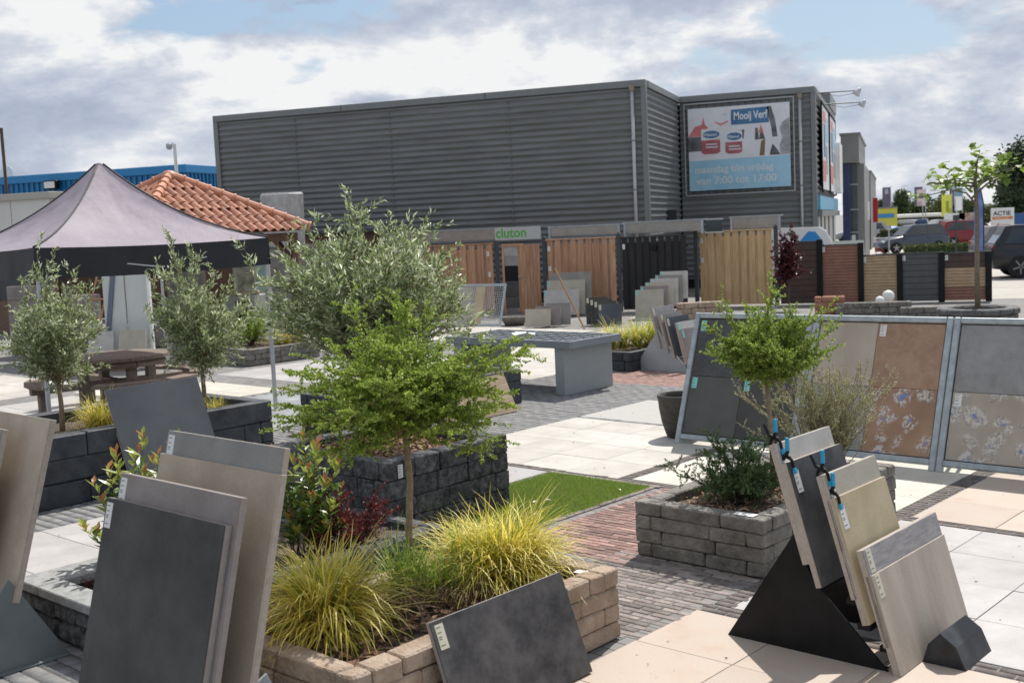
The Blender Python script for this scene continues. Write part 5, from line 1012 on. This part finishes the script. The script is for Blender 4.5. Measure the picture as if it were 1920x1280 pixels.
# shrubs in beds
tips = fan(rg, 26, .55, .45, .1, .75); tree('green_shrub', 'yellow green rounded shrub in the far grey planter', 'shrub', yd(-18.5, 12.9, .25), None, 0, 0, (0, .05), tips, 10, .22, .3, .035, .02, 90, 50, m_elm2, m_barkd, 71, bend=.05)
tips = fan(rg, 34, .34, .26, .02, .42); tree('berberis_shrub', 'low dark red barberry in the low bed under the black planter', 'shrub', yd(-5.86, 4.74, .17), None, 0, 0, (0, .03), tips, 12, .10, .3, .016, .008, 260, 50, m_berb, m_barkd, 73, bend=.02, br=.003)
tips = fan(rg, 8, .12, .1, .02, .2); tree('berberis_shrub', 'tiny dark red barberry at the left rim of the low bed', 'shrub', yd(-6.42, 3.25, .17), None, 0, 0, (0, .03), tips, 6, .06, .3, .012, .006, 240, 50, m_plum, m_barkd, 74, bend=.02, br=.003)
tips = [(rg.normal()*.14+.05*math.sin(z*9), rg.normal()*.12, z) for z in rg.uniform(.5, 1.75, 34)]+[(-.35, 0, 1.35), (.1, 0, 1.95), (-.3, 0, 1.1)]
tree('plum_tree', 'slender dark red plum tree before the brown fence', 'tree', (-2.519, 28.4, 0.1), [(0, 0, 0), (.0, 0, .6), (.02, 0, 1.3)], .025, .015, (.4, 1.3), tips, 9, .2, .4, .065, .045, 70, 50, m_plum, m_barkd, 77, bend=.05, br=.008)
# photinia with single leaves
def leaf_piece(L_, W_, m_):
    V = [(0, 0, 0), (W_*.35, L_*.25, .006), (W_*.5, L_*.55, .0), (0, L_, -.012), (-W_*.5, L_*.55, .0), (-W_*.35, L_*.25, .006), (0, L_*.5, -.007)]
    return MB().add(V, [(0, 1, 6), (1, 2, 6), (2, 3, 6), (3, 4, 6), (4, 5, 6), (5, 0, 6)]).mesh('leaf', m_)
phm = [mat('photinia_green', (.08, .16, .03), (.15, .24, .05), 3, .3, var=.25, transl=.35), mat('photinia_lime', (.26, .33, .05), (.36, .38, .08), 3, .3, var=.2, transl=.4), mat('photinia_orange', (.48, .24, .06), (.46, .17, .06), 3, .3, var=.2, transl=.3)]
phl = [leaf_piece(.105, .042, q) for q in phm]
def photinia(label, pos, tips_, seed, per=15):
    r_ = random.Random(seed); rg_ = np.random.default_rng(seed); root = thing('photinia_shrub', label, 'shrub', pos, YAW)
    mb_ = MB()
    for tp_ in tips_:
        c_ = curve((rg_.normal()*.03, rg_.normal()*.03, 0), tp_, (rg_.normal()*.03, 0, .0), rg_, 10, .015); mb_.tube([tuple(p) for p in c_], [.006-.0045*i/9 for i in range(10)], 5)
        for i in range(per):
            t_ = 1-(i/per)**1.2*.62; k = min(int(t_*9), 8); p = c_[k]+(c_[k+1]-c_[k])*(t_*9-k); a = i*2.4+r_.uniform(-.4, .4); el = rad(r_.uniform(20, 55)) if i > 3 else rad(r_.uniform(45, 75))
            tone = 2 if i < 3 and r_.random() < .55 else (1 if i < 7 else 0)
            o = link('leaf', phl[tone], root); s = r_.uniform(.7, 1.15)*(.7 if i < 3 else 1)
            o.matrix_local = Matrix.Translation(Vector(p)) @ Matrix.Rotation(a, 4, 'Z') @ Matrix.Rotation(el, 4, 'X') @ Matrix.Scale(s, 4)
    mb_.build('stems', mat('red_stem', (.14, .08, .05), None), root, smooth=True, fix=False)
photinia('photinia shrub with orange tips behind the tall left slabs', yd(-6.45, 3.6, .17), [(.05, 0, .92), (-.12, 0, .82), (-.02, .1, .80), (.12, .05, .78), (-.20, .05, .70), (-.28, 0, .62), (.0, -.1, .68), (.25, .1, .70), (.1, .1, .62), (-.22, -.05, .52), (-.15, .1, .72), (.3, .15, .60), (-.3, .05, .30), (-.36, -.02, .36)], 81, 18)
photinia('photinia shrub beside the corner of the black stone planter', yd(-6.08, 4.62, .17), [(-.42, .1, .62), (-.36, .1, .6), (-.02, 0, .78), (.08, 0, .68), (.16, 0, .66), (.2, .05, .56), (.05, -.05, .55), (-.05, .05, .6), (.22, 0, .42), (-.04, -.1, .40), (.14, -.05, .30), (-.08, -.12, .25), (.02, 0, .48), (.24, -.06, .2), (-.25, .1, .55)], 82, 17)
photinia('second photinia shrub close behind the tall left slabs', yd(-6.3, 3.95, .17), [(-.3, 0, .72), (-.2, .05, .80), (-.36, 0, .62), (-.12, 0, .86), (-.4, .0, .5), (-.25, -.05, .58), (-.05, .05, .75), (.05, .1, .72), (.2, .1, .66), (-.32, 0, .42), (-.18, 0, .66), (.3, .1, .58), (-.42, .1, .68), (-.1, 0, .62)], 83, 19)
photinia('low photinia shrub below the corner of the black stone planter', yd(-6.0, 4.45, .17), [(.1, 0, .6), (.2, 0, .5), (.0, .0, .66), (-.1, 0, .55), (.25, 0, .35), (.12, -.05, .42), (.05, 0, .34), (-.05, -.05, .28), (.2, -.05, .22), (-.15, .05, .72), (.15, .05, .74), (.02, -.1, .2)], 84, 17)
# roof-trained plane tree with single leaves in a round planter
rp = thing('round_planter', 'round low block planter with dark coping at the far right', 'planter', yd(-7.8, 21.4, 0), PSI)
for k in range(2):
    n_ = 18
    for i in range(n_):
        a = (i+.5*k)*2*math.pi/n_; Mr = Matrix.Rotation(a, 4, 'Z')
        MB().cbox(.52, -.113, .005+k*.155, .68, .113, .155+k*.155, b=.012, jit=.004, rnd=R, M=Mr).build('block', m_gblk, rp, fix=False)
for i in range(14): MB().cbox(.49, -.155, .316, .71, .155, .43, b=.02, jit=.003, rnd=R, M=Matrix.Rotation(i*2*math.pi/14, 4, 'Z')).build('coping_block', mat('coping_dark', (.09, .09, .09), (.16, .16, .16), 9, .85, .5, 50), rp, fix=False)
MB().lathe([(0, .30), (.53, .30), (.53, .33), (0, .34)], 20).build('soil', m_soil, rp)
pln = thing('plane_tree', 'young roof-trained plane tree in the round planter', 'tree', yd(-7.8, 21.4, .33), YAW); m_pl = [mat('plane_leaf', (.16, .27, .03), (.30, .40, .07), 3, .45, var=.25, transl=.4), mat('plane_leaf_dark', (.10, .17, .03), (.18, .25, .05), 3, .45, var=.25, transl=.4)]
MB().tube([(0, 0, 0), (-.01, 0, .9), (.0, 0, 1.8), (-.04, 0, 2.42)], [.055, .045, .04, .032], 10).build('trunk', m_bark, pln, smooth=True)
brs = [[(-.03, 0, 2.0), (-.2, 0, 2.2), (-.5, 0, 2.27), (-1.2, 0, 2.12)], [(-.03, 0, 2.38), (.25, 0, 2.5), (.7, 0, 2.62)], [(-.03, 0, 2.3), (.1, .4, 2.45), (.3, .9, 2.5)], [(-.03, 0, 2.3), (-.3, .4, 2.4), (-.6, .9, 2.4)], [(-.03, 0, 2.38), (-.4, -.1, 2.38), (-.95, -.1, 2.4)], [(-.03, 0, 2.3), (.0, -.5, 2.42), (.0, -.9, 2.45)], [(-.03, 0, 2.4), (.0, 0, 2.75), (.05, 0, 2.95)], [(-.1, 0, 2.1), (.2, .05, 2.35), (.6, .1, 2.5)]]
for b_ in brs: MB().tube(b_, [.022, .016, .010, .008][:len(b_)], 6).build('branch', m_bark, pln, smooth=True)
def plane_leaf(m_):
    pts = [(0, 0), (.035, -.01), (.075, .03), (.05, .05), (.085, .09), (.045, .09), (.025, .125), (0, .155), (-.025, .125), (-.045, .09), (-.085, .09), (-.05, .05), (-.075, .03), (-.035, -.01)]
    return MB().add([(x, y, .02*abs(x)*8-.1*y*y*8) for x, y in pts]+[(0, .06, -.004)], [(i, (i+1) % 14, 14) for i in range(14)]).mesh('leaf', m_)
plm = [plane_leaf(q) for q in m_pl]; rl = random.Random(9)
for i in range(250):
    b_ = brs[rl.randrange(len(brs))]; t_ = rl.uniform(.25, 1)*(len(b_)-1.001); k = int(t_); p = Vector(b_[k]).lerp(Vector(b_[k+1]), t_-k)+Vector((rl.gauss(0, .09), rl.gauss(0, .09), abs(rl.gauss(.08, .12))))
    o = link('leaf', plm[rl.random() < .3], pln); o.matrix_local = Matrix.Translation(p) @ Matrix.Rotation(rl.uniform(0, 6.28), 4, 'Z') @ Matrix.Rotation(rad(rl.uniform(-60, 50)), 4, 'X') @ Matrix.Scale(rl.uniform(.6, 1.15), 4)
# far trees and hedge
def far_tree(label, x, y, h, rx, m_, seed, n=2600, leaf=.45, zc=.58):
    rg_ = np.random.default_rng(seed); root = thing('far_tree', label, 'tree', (x, y, 0), 0, 'trees beyond the car park')
    MB().tube([(0, 0, 0), (.1, 0, h*.3), (0, 0, h*.6)], [rx*.09, rx*.07, rx*.03], 8).build('trunk', m_barkd, root, smooth=True)
    cl = rg_.normal(size=(26, 3)); cl /= np.linalg.norm(cl, axis=1)[:, None]; cl *= rg_.uniform(.25, .8, 26)[:, None]; cl = cl*[rx, rx, h*.42]+[0, 0, h*zc]
    k = rg_.integers(0, 26, n); q = rg_.normal(size=(n, 3)); q /= np.linalg.norm(q, axis=1)[:, None]; B = cl[k]+q*(rx*.36*rg_.uniform(.3, 1.05, n)**.5)[:, None]
    B = B[B[:, 2] > h*.06]; d = rg_.normal(size=B.shape); d /= np.linalg.norm(d, axis=1)[:, None]
    kind(link('crown', leaf_mesh('crown', B, d, leaf*rg_.uniform(.6, 1.3, len(B)), leaf*.7, m_, rg_), root), 'stuff')
FT = [((0.44, 200.0, 6.27, 2.277), (4.67, 210.0, 4.07, 3.188), (6.63, 190.0, 4.59, 2.434), (10.52, 200.0, 4.36, 2.562), (-2.65, 205.0, 4.57, 2.334), (12.32, 180.0, 2.47, 2.049), (1.51, 215.0, 3.72, 3.06))][0]
for (x, y, z, w_), lb, m_, sd in zip(FT, ('round dark tree behind the yellow shop', 'broad low tree between the flag groups', 'olive green tree behind the yellow flag', 'leafy tree right of the pale blue flag', 'low tree left of the round dark tree', 'low yellow green tree beside the price pylon', 'low hedge-like tree behind the round dark tree'), (m_far, m_far, m_far2, m_far, m_far, m_far2, m_far), range(91, 98)): far_tree(lb, x, y, z, w_, m_, sd, 2200, w_*.16, .55)
far_tree('tall dark tree at the right edge behind the car park', 9.717, 100, 8.553, 3.2, m_fard, 98, 6500, .34, .56)
far_tree('second dark tree behind the tall one at the right edge', 10.009, 112, 5.387, 2.6, m_fard, 99, 4000, .34, .5)
def hedge(label, x0, x1, y, h, d, rz, seed):
    rg_ = np.random.default_rng(seed); o = thing('clipped_hedge', label, 'hedge', (x0, y, 0), rz); L_ = x1-x0; n = 5200
    B = np.stack([rg_.uniform(0, L_, n), rg_.uniform(0, d, n), h*rg_.uniform(0, 1, n)**.45], 1); dd = rg_.normal(size=(n, 3)); dd /= np.linalg.norm(dd, axis=1)[:, None]
    kind(link('foliage', leaf_mesh('foliage', B, dd, .10, .07, m_far2, rg_), o), 'stuff'); MB().cbox(.06, .06, 0, L_-.06, d-.06, h-.08, b=.05).build('inner_mass', m_fard, o, fix=False)
hedge('clipped low hedge in front of the parked grey hatchback', .3, 3.9, 57.5, .62, .7, rad(6), 101); hedge('clipped dark hedge along the shop entrance', -1.3, 1.0, 92, .9, .8, 0, 102)

# ================================================================ CAR PARK
m_tyre = mat('tyre', (.012, .012, .012), None, rough=.85); m_rim = mat('wheel_rim', (.35, .35, .36), None, rough=.35, metal=.7); m_cglass = mat('car_glass', (.02, .026, .03), None, rough=.05, spec=.8); m_lred = mat('tail_lamp', (.45, .02, .02), None, rough=.2); m_lwh = mat('head_lamp', (.7, .7, .72), None, rough=.15)
def car(label, loc, rz, paint, L=3.8, Wc=1.7, H=1.5, style='hatch', rimm=None):
    c = thing('parked_car', label, 'car', loc, rz, 'cars parked beyond the fence'); hw = Wc/2; zb, zs = .22, H*.62
    # x runs from rear (0) to nose (L); lower body lofted through cross sections, roof narrower than sill
    st_ = {'hatch': [(.0, .50, .72, .9), (.05, .30, .92, .97), (.45, .22, .96, 1), (L*.5, .20, .94, 1), (L*.74, .22, .90, .99), (L*.92, .26, .76, .93), (L, .34, .62, .78)], 'suv': [(.0, .55, .95, .9), (.06, .32, 1.05, .97), (.5, .26, 1.08, 1), (L*.5, .24, 1.05, 1), (L*.74, .26, 1.0, .99), (L*.93, .30, .88, .93), (L, .40, .72, .80)]}['suv' if style == 'suv' else 'hatch']
    prof = []
    V = []; n = 10
    for (x, z0, z1, wf) in st_:
        w = hw*wf; z1 = z1*H/1.5 if style != 'suv' else z1*H/1.62
        V += [(x, -w*.9, z0), (x, -w, z0+.10), (x, -w*1.0, (z0+z1)/2), (x, -w*.97, z1-.06), (x, -w*.86, z1), (x, w*.86, z1), (x, w*.97, z1-.06), (x, w, (z0+z1)/2), (x, w, z0+.10), (x, w*.9, z0)]
    k = len(st_); F = [(i*n+j, i*n+(j+1) % n, (i+1)*n+(j+1) % n, (i+1)*n+j) for i in range(k-1) for j in range(n)]+[tuple(range(n-1, -1, -1)), tuple(range((k-1)*n, k*n))]
    body = MB().add(V, F).build('body', paint, c, smooth=True)
    zt = (st_[3][2]*H/1.5 if style != 'suv' else st_[3][2]*H/1.62)-.03
    xr0, xr1, xf1, xf0 = (.08, .42, L*.52, L*.70) if style != 'wagon' else (.06, .35, L*.54, L*.70)
    def ring(x, z, w): return [(x, -w, z), (x, w, z)]
    cab = [(xr0, zt, hw*.93), (xr1, H-.03, hw*.74), (xr1+.25, H, hw*.72), (xf1, H-.01, hw*.72), (xf1+.12, H-.05, hw*.73), (xf0, zt, hw*.90)]
    V = []
    for (x, z, w) in cab: V += [(x, -w, z), (x, w, z)]
    F = [(2*i, 2*i+1, 2*i+3, 2*i+2) for i in range(5)]+[(0, 2, 4, 6, 8, 10), (11, 9, 7, 5, 3, 1), (0, 10, 11, 1)]
    cb_ = MB().add(V, F).build('cabin', paint, c)
    def lerp(a, b, t): return a+(b-a)*t
    for s in (-1, 1):
        for (xa, xb, xc, xd) in ((xr0+.30, xr1+.20, L*.33, L*.33), (L*.345, L*.345, xf1-.02, xf0-.22)):
            q = [(xa, s*(hw*.925+.004), zt+.05), (xb, s*(hw*.76+.004), H-.09), (xc, s*(hw*.755+.004), H-.08), (xd, s*(hw*.905+.004), zt+.05)]
            MB().add(q+[(x, y-s*.01, z) for x, y, z in q], [(0, 1, 2, 3), (7, 6, 5, 4), (0, 4, 5, 1), (1, 5, 6, 2), (2, 6, 7, 3), (3, 7, 4, 0)]).build('side_window', m_cglass, cb_)
        MB().cbox(L*.30, s*hw*.995-.012, zt-.12, L*.30+.16, s*hw*.995+.012, zt-.09, b=.004).build('door_handle', paint, c)
        MB().cbox(xf0-.12, s*hw*1.0-.09+s*.09, zt+.02, xf0+.06, s*hw*1.0+.09+s*.09, zt+.16, b=.03).build('wing_mirror', paint, c)
        MB().cbox(.01, s*hw*.78-.11, zt-.28, .10, s*hw*.78+.11, zt+.0, b=.02).build('tail_lamp', m_lred, c); MB().cbox(L-.22, s*hw*.62-.14, .56*H/1.5, L-.04, s*hw*.62+.14, .70*H/1.5, b=.03).build('headlight', m_lwh, c)
    for (a, b_, nm) in (((xf0-.01, zt+.04, hw*.80), (xf1+.13, H-.07, hw*.68), 'windscreen'), ((xr0+.02, zt+.06, hw*.80), (xr1+.0, H-.09, hw*.66), 'rear_window')):
        o_ = .012 if nm == 'windscreen' else -.012
        q = [(a[0]+o_, -a[2], a[1]), (a[0]+o_, a[2], a[1]), (b_[0]+o_, b_[2], b_[1]), (b_[0]+o_, -b_[2], b_[1])]
        MB().add(q+[(x-o_*.6, y, z) for x, y, z in q], [(0, 1, 2, 3), (7, 6, 5, 4), (0, 4, 5, 1), (1, 5, 6, 2), (2, 6, 7, 3), (3, 7, 4, 0)]).build(nm, m_cglass, cb_)
    wr = .31 if style != 'suv' else .37
    for x in (L*.18, L*.81):
        for s in (-1, 1):
            Mw = Matrix.Translation((x, s*(hw-.09), wr)) @ Matrix.Rotation(rad(90*s), 4, 'X')
            wh_ = MB().lathe([(wr*.68, -.10), (wr*.95, -.10), (wr, -.06), (wr, .06), (wr*.95, .10), (wr*.68, .10)], 20, Mw).build('wheel', m_tyre, c, smooth=False)
            rm = MB().lathe([(0, -.105), (.05, -.105), (wr*.66, -.085), (wr*.66, .085), (0, .085)], 20, Mw).build('rim', m_black if style == 'suv' else (rimm or m_rim), wh_)
            for q in range(5): MB().box(-.025, .03, -.118, .025, wr*.63, -.104, Mw @ Matrix.Rotation(q*2*math.pi/5, 4, 'Z')).build('spoke', m_trim if style == 'suv' else m_rim, wh_)
    MB().cbox(.0, -.26, zt-.40, .03, .26, zt-.28, b=.005).build('number_plate', mat('plate_yellow', (.6, .45, .05), None), c); return c
def paint(n, c_): return mat('paint_'+n, c_, None, rough=.3, spec=.45, coat=.15)
car('slate grey hatchback parked behind the clipped hedge', (2.35, 66.9, 0), rad(203), paint('slate', (.055, .07, .095)), 3.7, 1.68, 1.5)
car('black sport utility car cut off at the right edge', (2.72, 39.8, 0), rad(4), paint('black', (.008, .009, .014)), 4.6, 1.88, 1.66, 'suv')
car('red estate car behind the slate hatchback', (2.2, 73.5, 0), rad(12), paint('red', (.20, .012, .02)), 4.2, 1.75, 1.55)
car('silver car with red lamp at the beach flag', (2.95, 50.5, 0), rad(14), paint('silver_grey', (.16, .16, .17)), 4.4, 1.8, 1.5)
for i, (px_, y_, cl, lb) in enumerate(((2.839, 82, (.02, .025, .035), 'dark estate car behind the red one'), (-0.753, 96, (.35, .36, .36), 'pale green grey car near the shop hedge'), (0.57, 104, (.40, .40, .40), 'white car in the middle of the far row'), (1.676, 106, (.03, .07, .16), 'small blue car in the far row'), (2.135, 92, (.45, .44, .42), 'pale car right behind the slate hatchback'))):
    car(lb, (px_, y_, 0), rad((15, 190, 80, 85, 20)[i]), paint('p%d' % i, cl), 4.2, 1.75, 1.5)
van = thing('delivery_van', 'white and blue printed van behind the brown fence', 'van', (-3.6, 34.6, 0), rad(2))
MB().prism([(0, .3), (1.78, .3), (1.84, .9), (1.78, 1.45), (1.62, 1.78), (1.45, 1.9), (.1, 1.92), (0, 1.85)], -.85, .85).build('body', mat('paint_van_white', (.62, .64, .66), None, rough=.25, coat=.5), van); MB().prism([(.95, 1.0), (1.62, 1.0), (1.55, 1.5), (1.35, 1.78), (1.15, 1.8), (.8, 1.4)], -.857, -.852).build('blue_print', mat('van_blue', (.02, .22, .55), None, rough=.3), van); MB().prism([(1.05, 1.2), (1.25, 1.2), (1.28, 1.35), (1.15, 1.5), (1.0, 1.35)], -.862, -.858).build('orange_print', mat('van_orange', (.6, .2, .03), None), van)
for x in (.35, 1.45): MB().lathe([(0, -.1), (.3, -.1), (.3, .1), (0, .1)], 18, Matrix.Translation((x, -.8, .3)) @ Matrix.Rotation(rad(90), 4, 'X')).build('wheel', m_tyre, van)
gl = thing('parked_car', 'grey green car roof showing above the tan fence panel', 'car', (-1.75, 36.5, 0), rad(95), 'cars parked beyond the fence'); MB().prism([(0, .3), (3.6, .3), (3.6, .7), (2.9, .85), (2.2, 1.38), (.6, 1.42), (.1, .95), (0, .8)], -.8, .8).build('body', paint('sage', (.22, .25, .23)), gl); MB().prism([(2.15, 1.32), (2.8, .9), (1.5, .9), (1.4, 1.34)], -.81, .81).build('glazing', m_cglass, gl)
# flags
def flag(label, x, y, zt, w, h, m_, bands, side=-1, pole=.05):
    f = thing('flag_pole', label, 'flag', (x, y, 0), 0, 'shop flags along the street'); MB().tube([(0, 0, 0), (0, 0, zt+.1)], [pole, pole*.7], 8).build('pole', m_zinc, f, smooth=True)
    n, k = 6, 8; V = []
    for j in range(k+1):
        for i in range(n+1):
            V.append((side*(w*i/n), .08*math.sin(i*1.1+j*.5)*i/n, zt-h*j/k-.03*i/n*math.sin(j)))
    q = MB().add(V, [(j*(n+1)+i, j*(n+1)+i+1, (j+1)*(n+1)+i+1, (j+1)*(n+1)+i) for j in range(k) for i in range(n)]); cl = q.build('cloth', m_, f, smooth=True, fix=False)
    for (a0, a1, b0, b1, mm) in bands:
        MB().box(min(side*w*a0, side*w*a1), -.11, zt-h*b1, max(side*w*a0, side*w*a1), -.10, zt-h*b0).build('print_field', mm, cl, fix=False)
m_fpur = mat('flag_purple', (.09, .08, .115), (.12, .105, .145), 2, transl=.3); m_fyel = mat('flag_yellow', (.50, .54, .09), None, transl=.3); m_fblu = mat('flag_pale_blue', (.30, .50, .62), None, transl=.3); m_fpnk = mat('flag_pale_pink', (.52, .44, .47), None, transl=.3); m_fwht = mat('flag_pale', (.62, .66, .72), None, transl=.3); m_fdot = mat('flag_disc', (.16, .16, .17), None)
FL = [((-0.58, 110.0, 4.46), (2.14, 110.0, 4.36), (2.36, 110.0, 4.11), (5.26, 110.0, 4.38), (4.24, 110.0, 3.54), (5.13, 110.0, 4.1))][0]
flag('purple shop flag left of the round dark tree', FL[0][0], 110, FL[0][2], .72, 1.9, m_fpur, [(.3, .7, .08, .32, m_fwht)])
flag('purple shop flag in the middle group', FL[1][0], 110.5, FL[1][2], .70, 1.7, m_fpur, []); flag('pale pink shop flag with grey disc', FL[2][0], 109.5, FL[2][2], .72, 1.45, m_fpnk, [(.25, .75, .25, .55, m_fdot)])
flag('purple shop flag in the right group', FL[3][0]-.25, 110.5, FL[3][2], .6, 1.75, m_fpur, [(.3, .7, .08, .3, m_fwht)]); flag('yellow shop flag beside the olive green tree', FL[4][0]+.3, 109, FL[4][2], .85, 1.9, m_fyel, [(.3, .6, .3, .8, mat('flag_olive', (.35, .38, .05), None))]); flag('pale blue and white shop flag in the right group', FL[5][0]+.3, 109.5, FL[5][2], .65, 2.0, m_fwht, [(0, 1, 0, .38, m_fblu)])
bf = thing('beach_flag', 'tall blue beach flag behind the plane tree stem', 'flag', (2.824, 45, 0)); MB().tube([(.12, 0, 0), (.12, 0, 2.4), (.02, 0, 2.95), (-.1, 0, 3.05)], .018, 6).build('pole', m_black, bf); MB().prism([(-.22, .7), (.11, .7), (.11, 2.4), (.02, 2.92), (-.1, 3.02), (-.2, 2.2)], 0, .01).build('cloth', mat('beach_blue', (.10, .18, .45), (.25, .35, .58), 2, .5, transl=.3), bf)
# promotion pylon
py_ = thing('promotion_sign', 'white promotion sign with red arrow at the car park', 'sign', (3.892, 55, 0)); 
for x in (.05, .85): MB().tube([(x, .05, 0), (x, .05, .95)], .03, 6).build('post', m_zinc, py_)
MB().cbox(0, 0, .85, .95, .12, 2.2, b=.01).build('panel', m_whitep, py_, fix=False); MB().box(.06, -.006, 1.70, .89, -.002, 1.82).build('orange_band', mat('orange_band', (.65, .22, .06), None), py_, fix=False)
text('lettering', 'ACTIE', .26, m_print, py_, Matrix.Translation((.10, -.004, 1.88)) @ FACE_Y, sx=1.0); text('lettering', 'VERKOOP', .12, mat('pale_orange', (.75, .5, .36), None), py_, Matrix.Translation((.14, -.008, 1.72)) @ FACE_Y, sx=1.05); text('lettering', 'PVC', .26, m_print, py_, Matrix.Translation((.25, -.004, .93)) @ FACE_Y)
MB().prism([(.16, 1.42), (.34, 1.29), (.32, 1.38), (.78, 1.38), (.78, 1.47), (.32, 1.47), (.34, 1.56)], -.006, -.002).build('arrow', m_bred, py_)
for i, (x, y, h, lb) in enumerate(((-0.416, 58, 1.5, 'small sign post left of the hedge'), (2.234, 50, 1.9, 'slim dark post behind the grey fence panel'))):
    sgn = thing('sign_post', lb, 'post', (x, y, 0)); MB().tube([(0, 0, 0), (0, 0, h)], .035, 6).build('pole', (m_zinc, m_post)[i], sgn); MB().cbox(-.12, -.04, h-.12, .12, -.036, h+.1, b=.002).build('plate', (m_zinc, m_post)[i], sgn, fix=False)
bl = thing('street_barrier', 'small red and white barrier by the entrance', 'barrier', (-1.216, 66, 0)); MB().cbox(0, 0, .1, .5, .05, .75, b=.01).build('board', m_bred, bl, fix=False); MB().cbox(-.05, -.02, .8, .7, .06, .86, b=.01).build('rail', m_whitep, bl, fix=False)
for x in (.05, .45): MB().box(x, .06, 0, x+.04, .1, .75).build('leg', m_zinc, bl, fix=False)
far_boards = ((3.557, 100, 1.6, 1.9, m_whitep, 'white board below the yellow flag'), (4.688, 100, 1.2, 1.9, mat('board_mixed', (.6, .55, .5), (.3, .12, .08), 3), 'printed board below the pale blue flag'), (6.925, 80, 3.0, 1.8, mat('blue_fence', (.03, .10, .25), None), 'blue fence section behind the promotion sign'))
for x, y, w_, h_, m_, lb in far_boards:
    bd = thing('notice_board', lb, 'board', (x, y, 0)); MB().cbox(0, 0, .5, w_, .06, h_, b=.01).build('panel', m_, bd, fix=False)
    for q in (.1, w_-.16): MB().box(q, .061, 0, q+.06, .12, h_).build('post', m_zinc, bd, fix=False)
ct = thing('blue_canopy', 'blue draped cover in front of the yellow shop', 'cover', (-1.544, 98, 0)); MB().add([(0, 0, 0), (1.6, 0, 0), (1.6, 1.2, 0), (0, 1.2, 0), (.05, .1, 1.1), (.9, 0, .85), (1.55, .2, 1.0), (1.5, 1.1, 1.05), (.1, 1.0, 1.15)], [(0, 1, 6, 5), (0, 5, 4), (1, 2, 7, 6), (2, 3, 8, 7), (3, 0, 4, 8), (4, 5, 6, 7, 8)]).build('cover_sheet', mat('tarp_blue', (.02, .13, .40), (.04, .20, .50), 2, .4), ct)

# ================================================================ LOW WALLS, GLOBES
def low_wall(label, p, L_, h, d, courses, bl, m_, rz):
    w = thing('block_wall', label, 'wall', p, rz, 'low block walls'); ch = h/courses; rr = random.Random(3)
    for k in range(courses):
        x = -bl/2 if k % 2 else 0
        while x < L_-.02:
            a, b_ = max(0, x), min(L_, x+bl); x += bl
            if b_-a > .05: MB().cbox(a+.003, 0, k*ch+.003, b_-.003, d, (k+1)*ch-.003, b=.012, jit=.004, rnd=rr).build('block', m_, w, fix=False)
m_red2 = mat('rust_block', (.26, .12, .07), (.36, .19, .12), 7, .85, .6, 40, var=.15)
low_wall('tan block wall between the far stack and the first frame', (-4.503, 24.441, 0), 1.0, .5, .22, 4, .3, m_tblk, rad(22)); low_wall('reddish block wall behind the vase-shaped tree', (-1.72, 25.45, 0), .62, .5, .22, 4, .3, m_red2, rad(3))
low_wall('pale block wall left of the round planter', (-1.283, 25.366, 0), 1.55, .36, .22, 3, .36, m_gblk, rad(5)); low_wall('pale low block wall touching the round planter', (0.045, 25.11, 0), 1.0, .26, .22, 2, .3, m_gblk, rad(8))
for i, (px_, py_2, r_) in enumerate(((1666,567,.105), (1652,573,.075))):
    gb = thing('garden_globe', ('large white garden globe before the tan fence panel', 'small white garden globe before the tan fence panel')[i], 'globe', (((-0.218, 26.477), (-0.386, 25.706))[i][0], ((-0.218, 26.477), (-0.386, 25.706))[i][1], 0))
    MB().lathe([(r_*math.sin(math.pi*j/14)*1.25 if 0 < j < 14 else .001, .28+r_*1.25*(1-math.cos(math.pi*j/14))) for j in range(15)], 20).build('sphere', m_whitep, gb, smooth=True); MB().lathe([(0, 0), (.05, 0), (.04, .30), (0, .3)], 10).build('stem', m_black, gb)
o = MB().lathe([(.0, .0), (.36, .0), (.36, .015), (0, .018)], 20).build('drain_disc', m_whitep, None, loc=(-9.16, 14.158, 0.0)); o.scale = (.25, .25, 1); tag(o, 'small white disc on the paving beside the anthracite planter', 'disc')

# wind-blown litter on the paving
rgl = np.random.default_rng(77); nl = 900
Bl = np.stack([rgl.uniform(-12, -1.2, nl), rgl.uniform(3.0, 14, nl), rgl.uniform(.002, .006, nl)], 1); dl = rgl.normal(size=(nl, 3)); dl[:, 2] *= .12; dl /= np.linalg.norm(dl, axis=1)[:, None]
o = link('leaf_litter', leaf_mesh('leaf_litter', Bl, dl, rgl.uniform(.006, .026, nl), rgl.uniform(.003, .010, nl), m_dg, rgl, .1), None, rz=PSI); o['label'] = 'small dry leaf litter scattered over the paving'; o['category'] = 'litter'; kind(o, 'stuff')
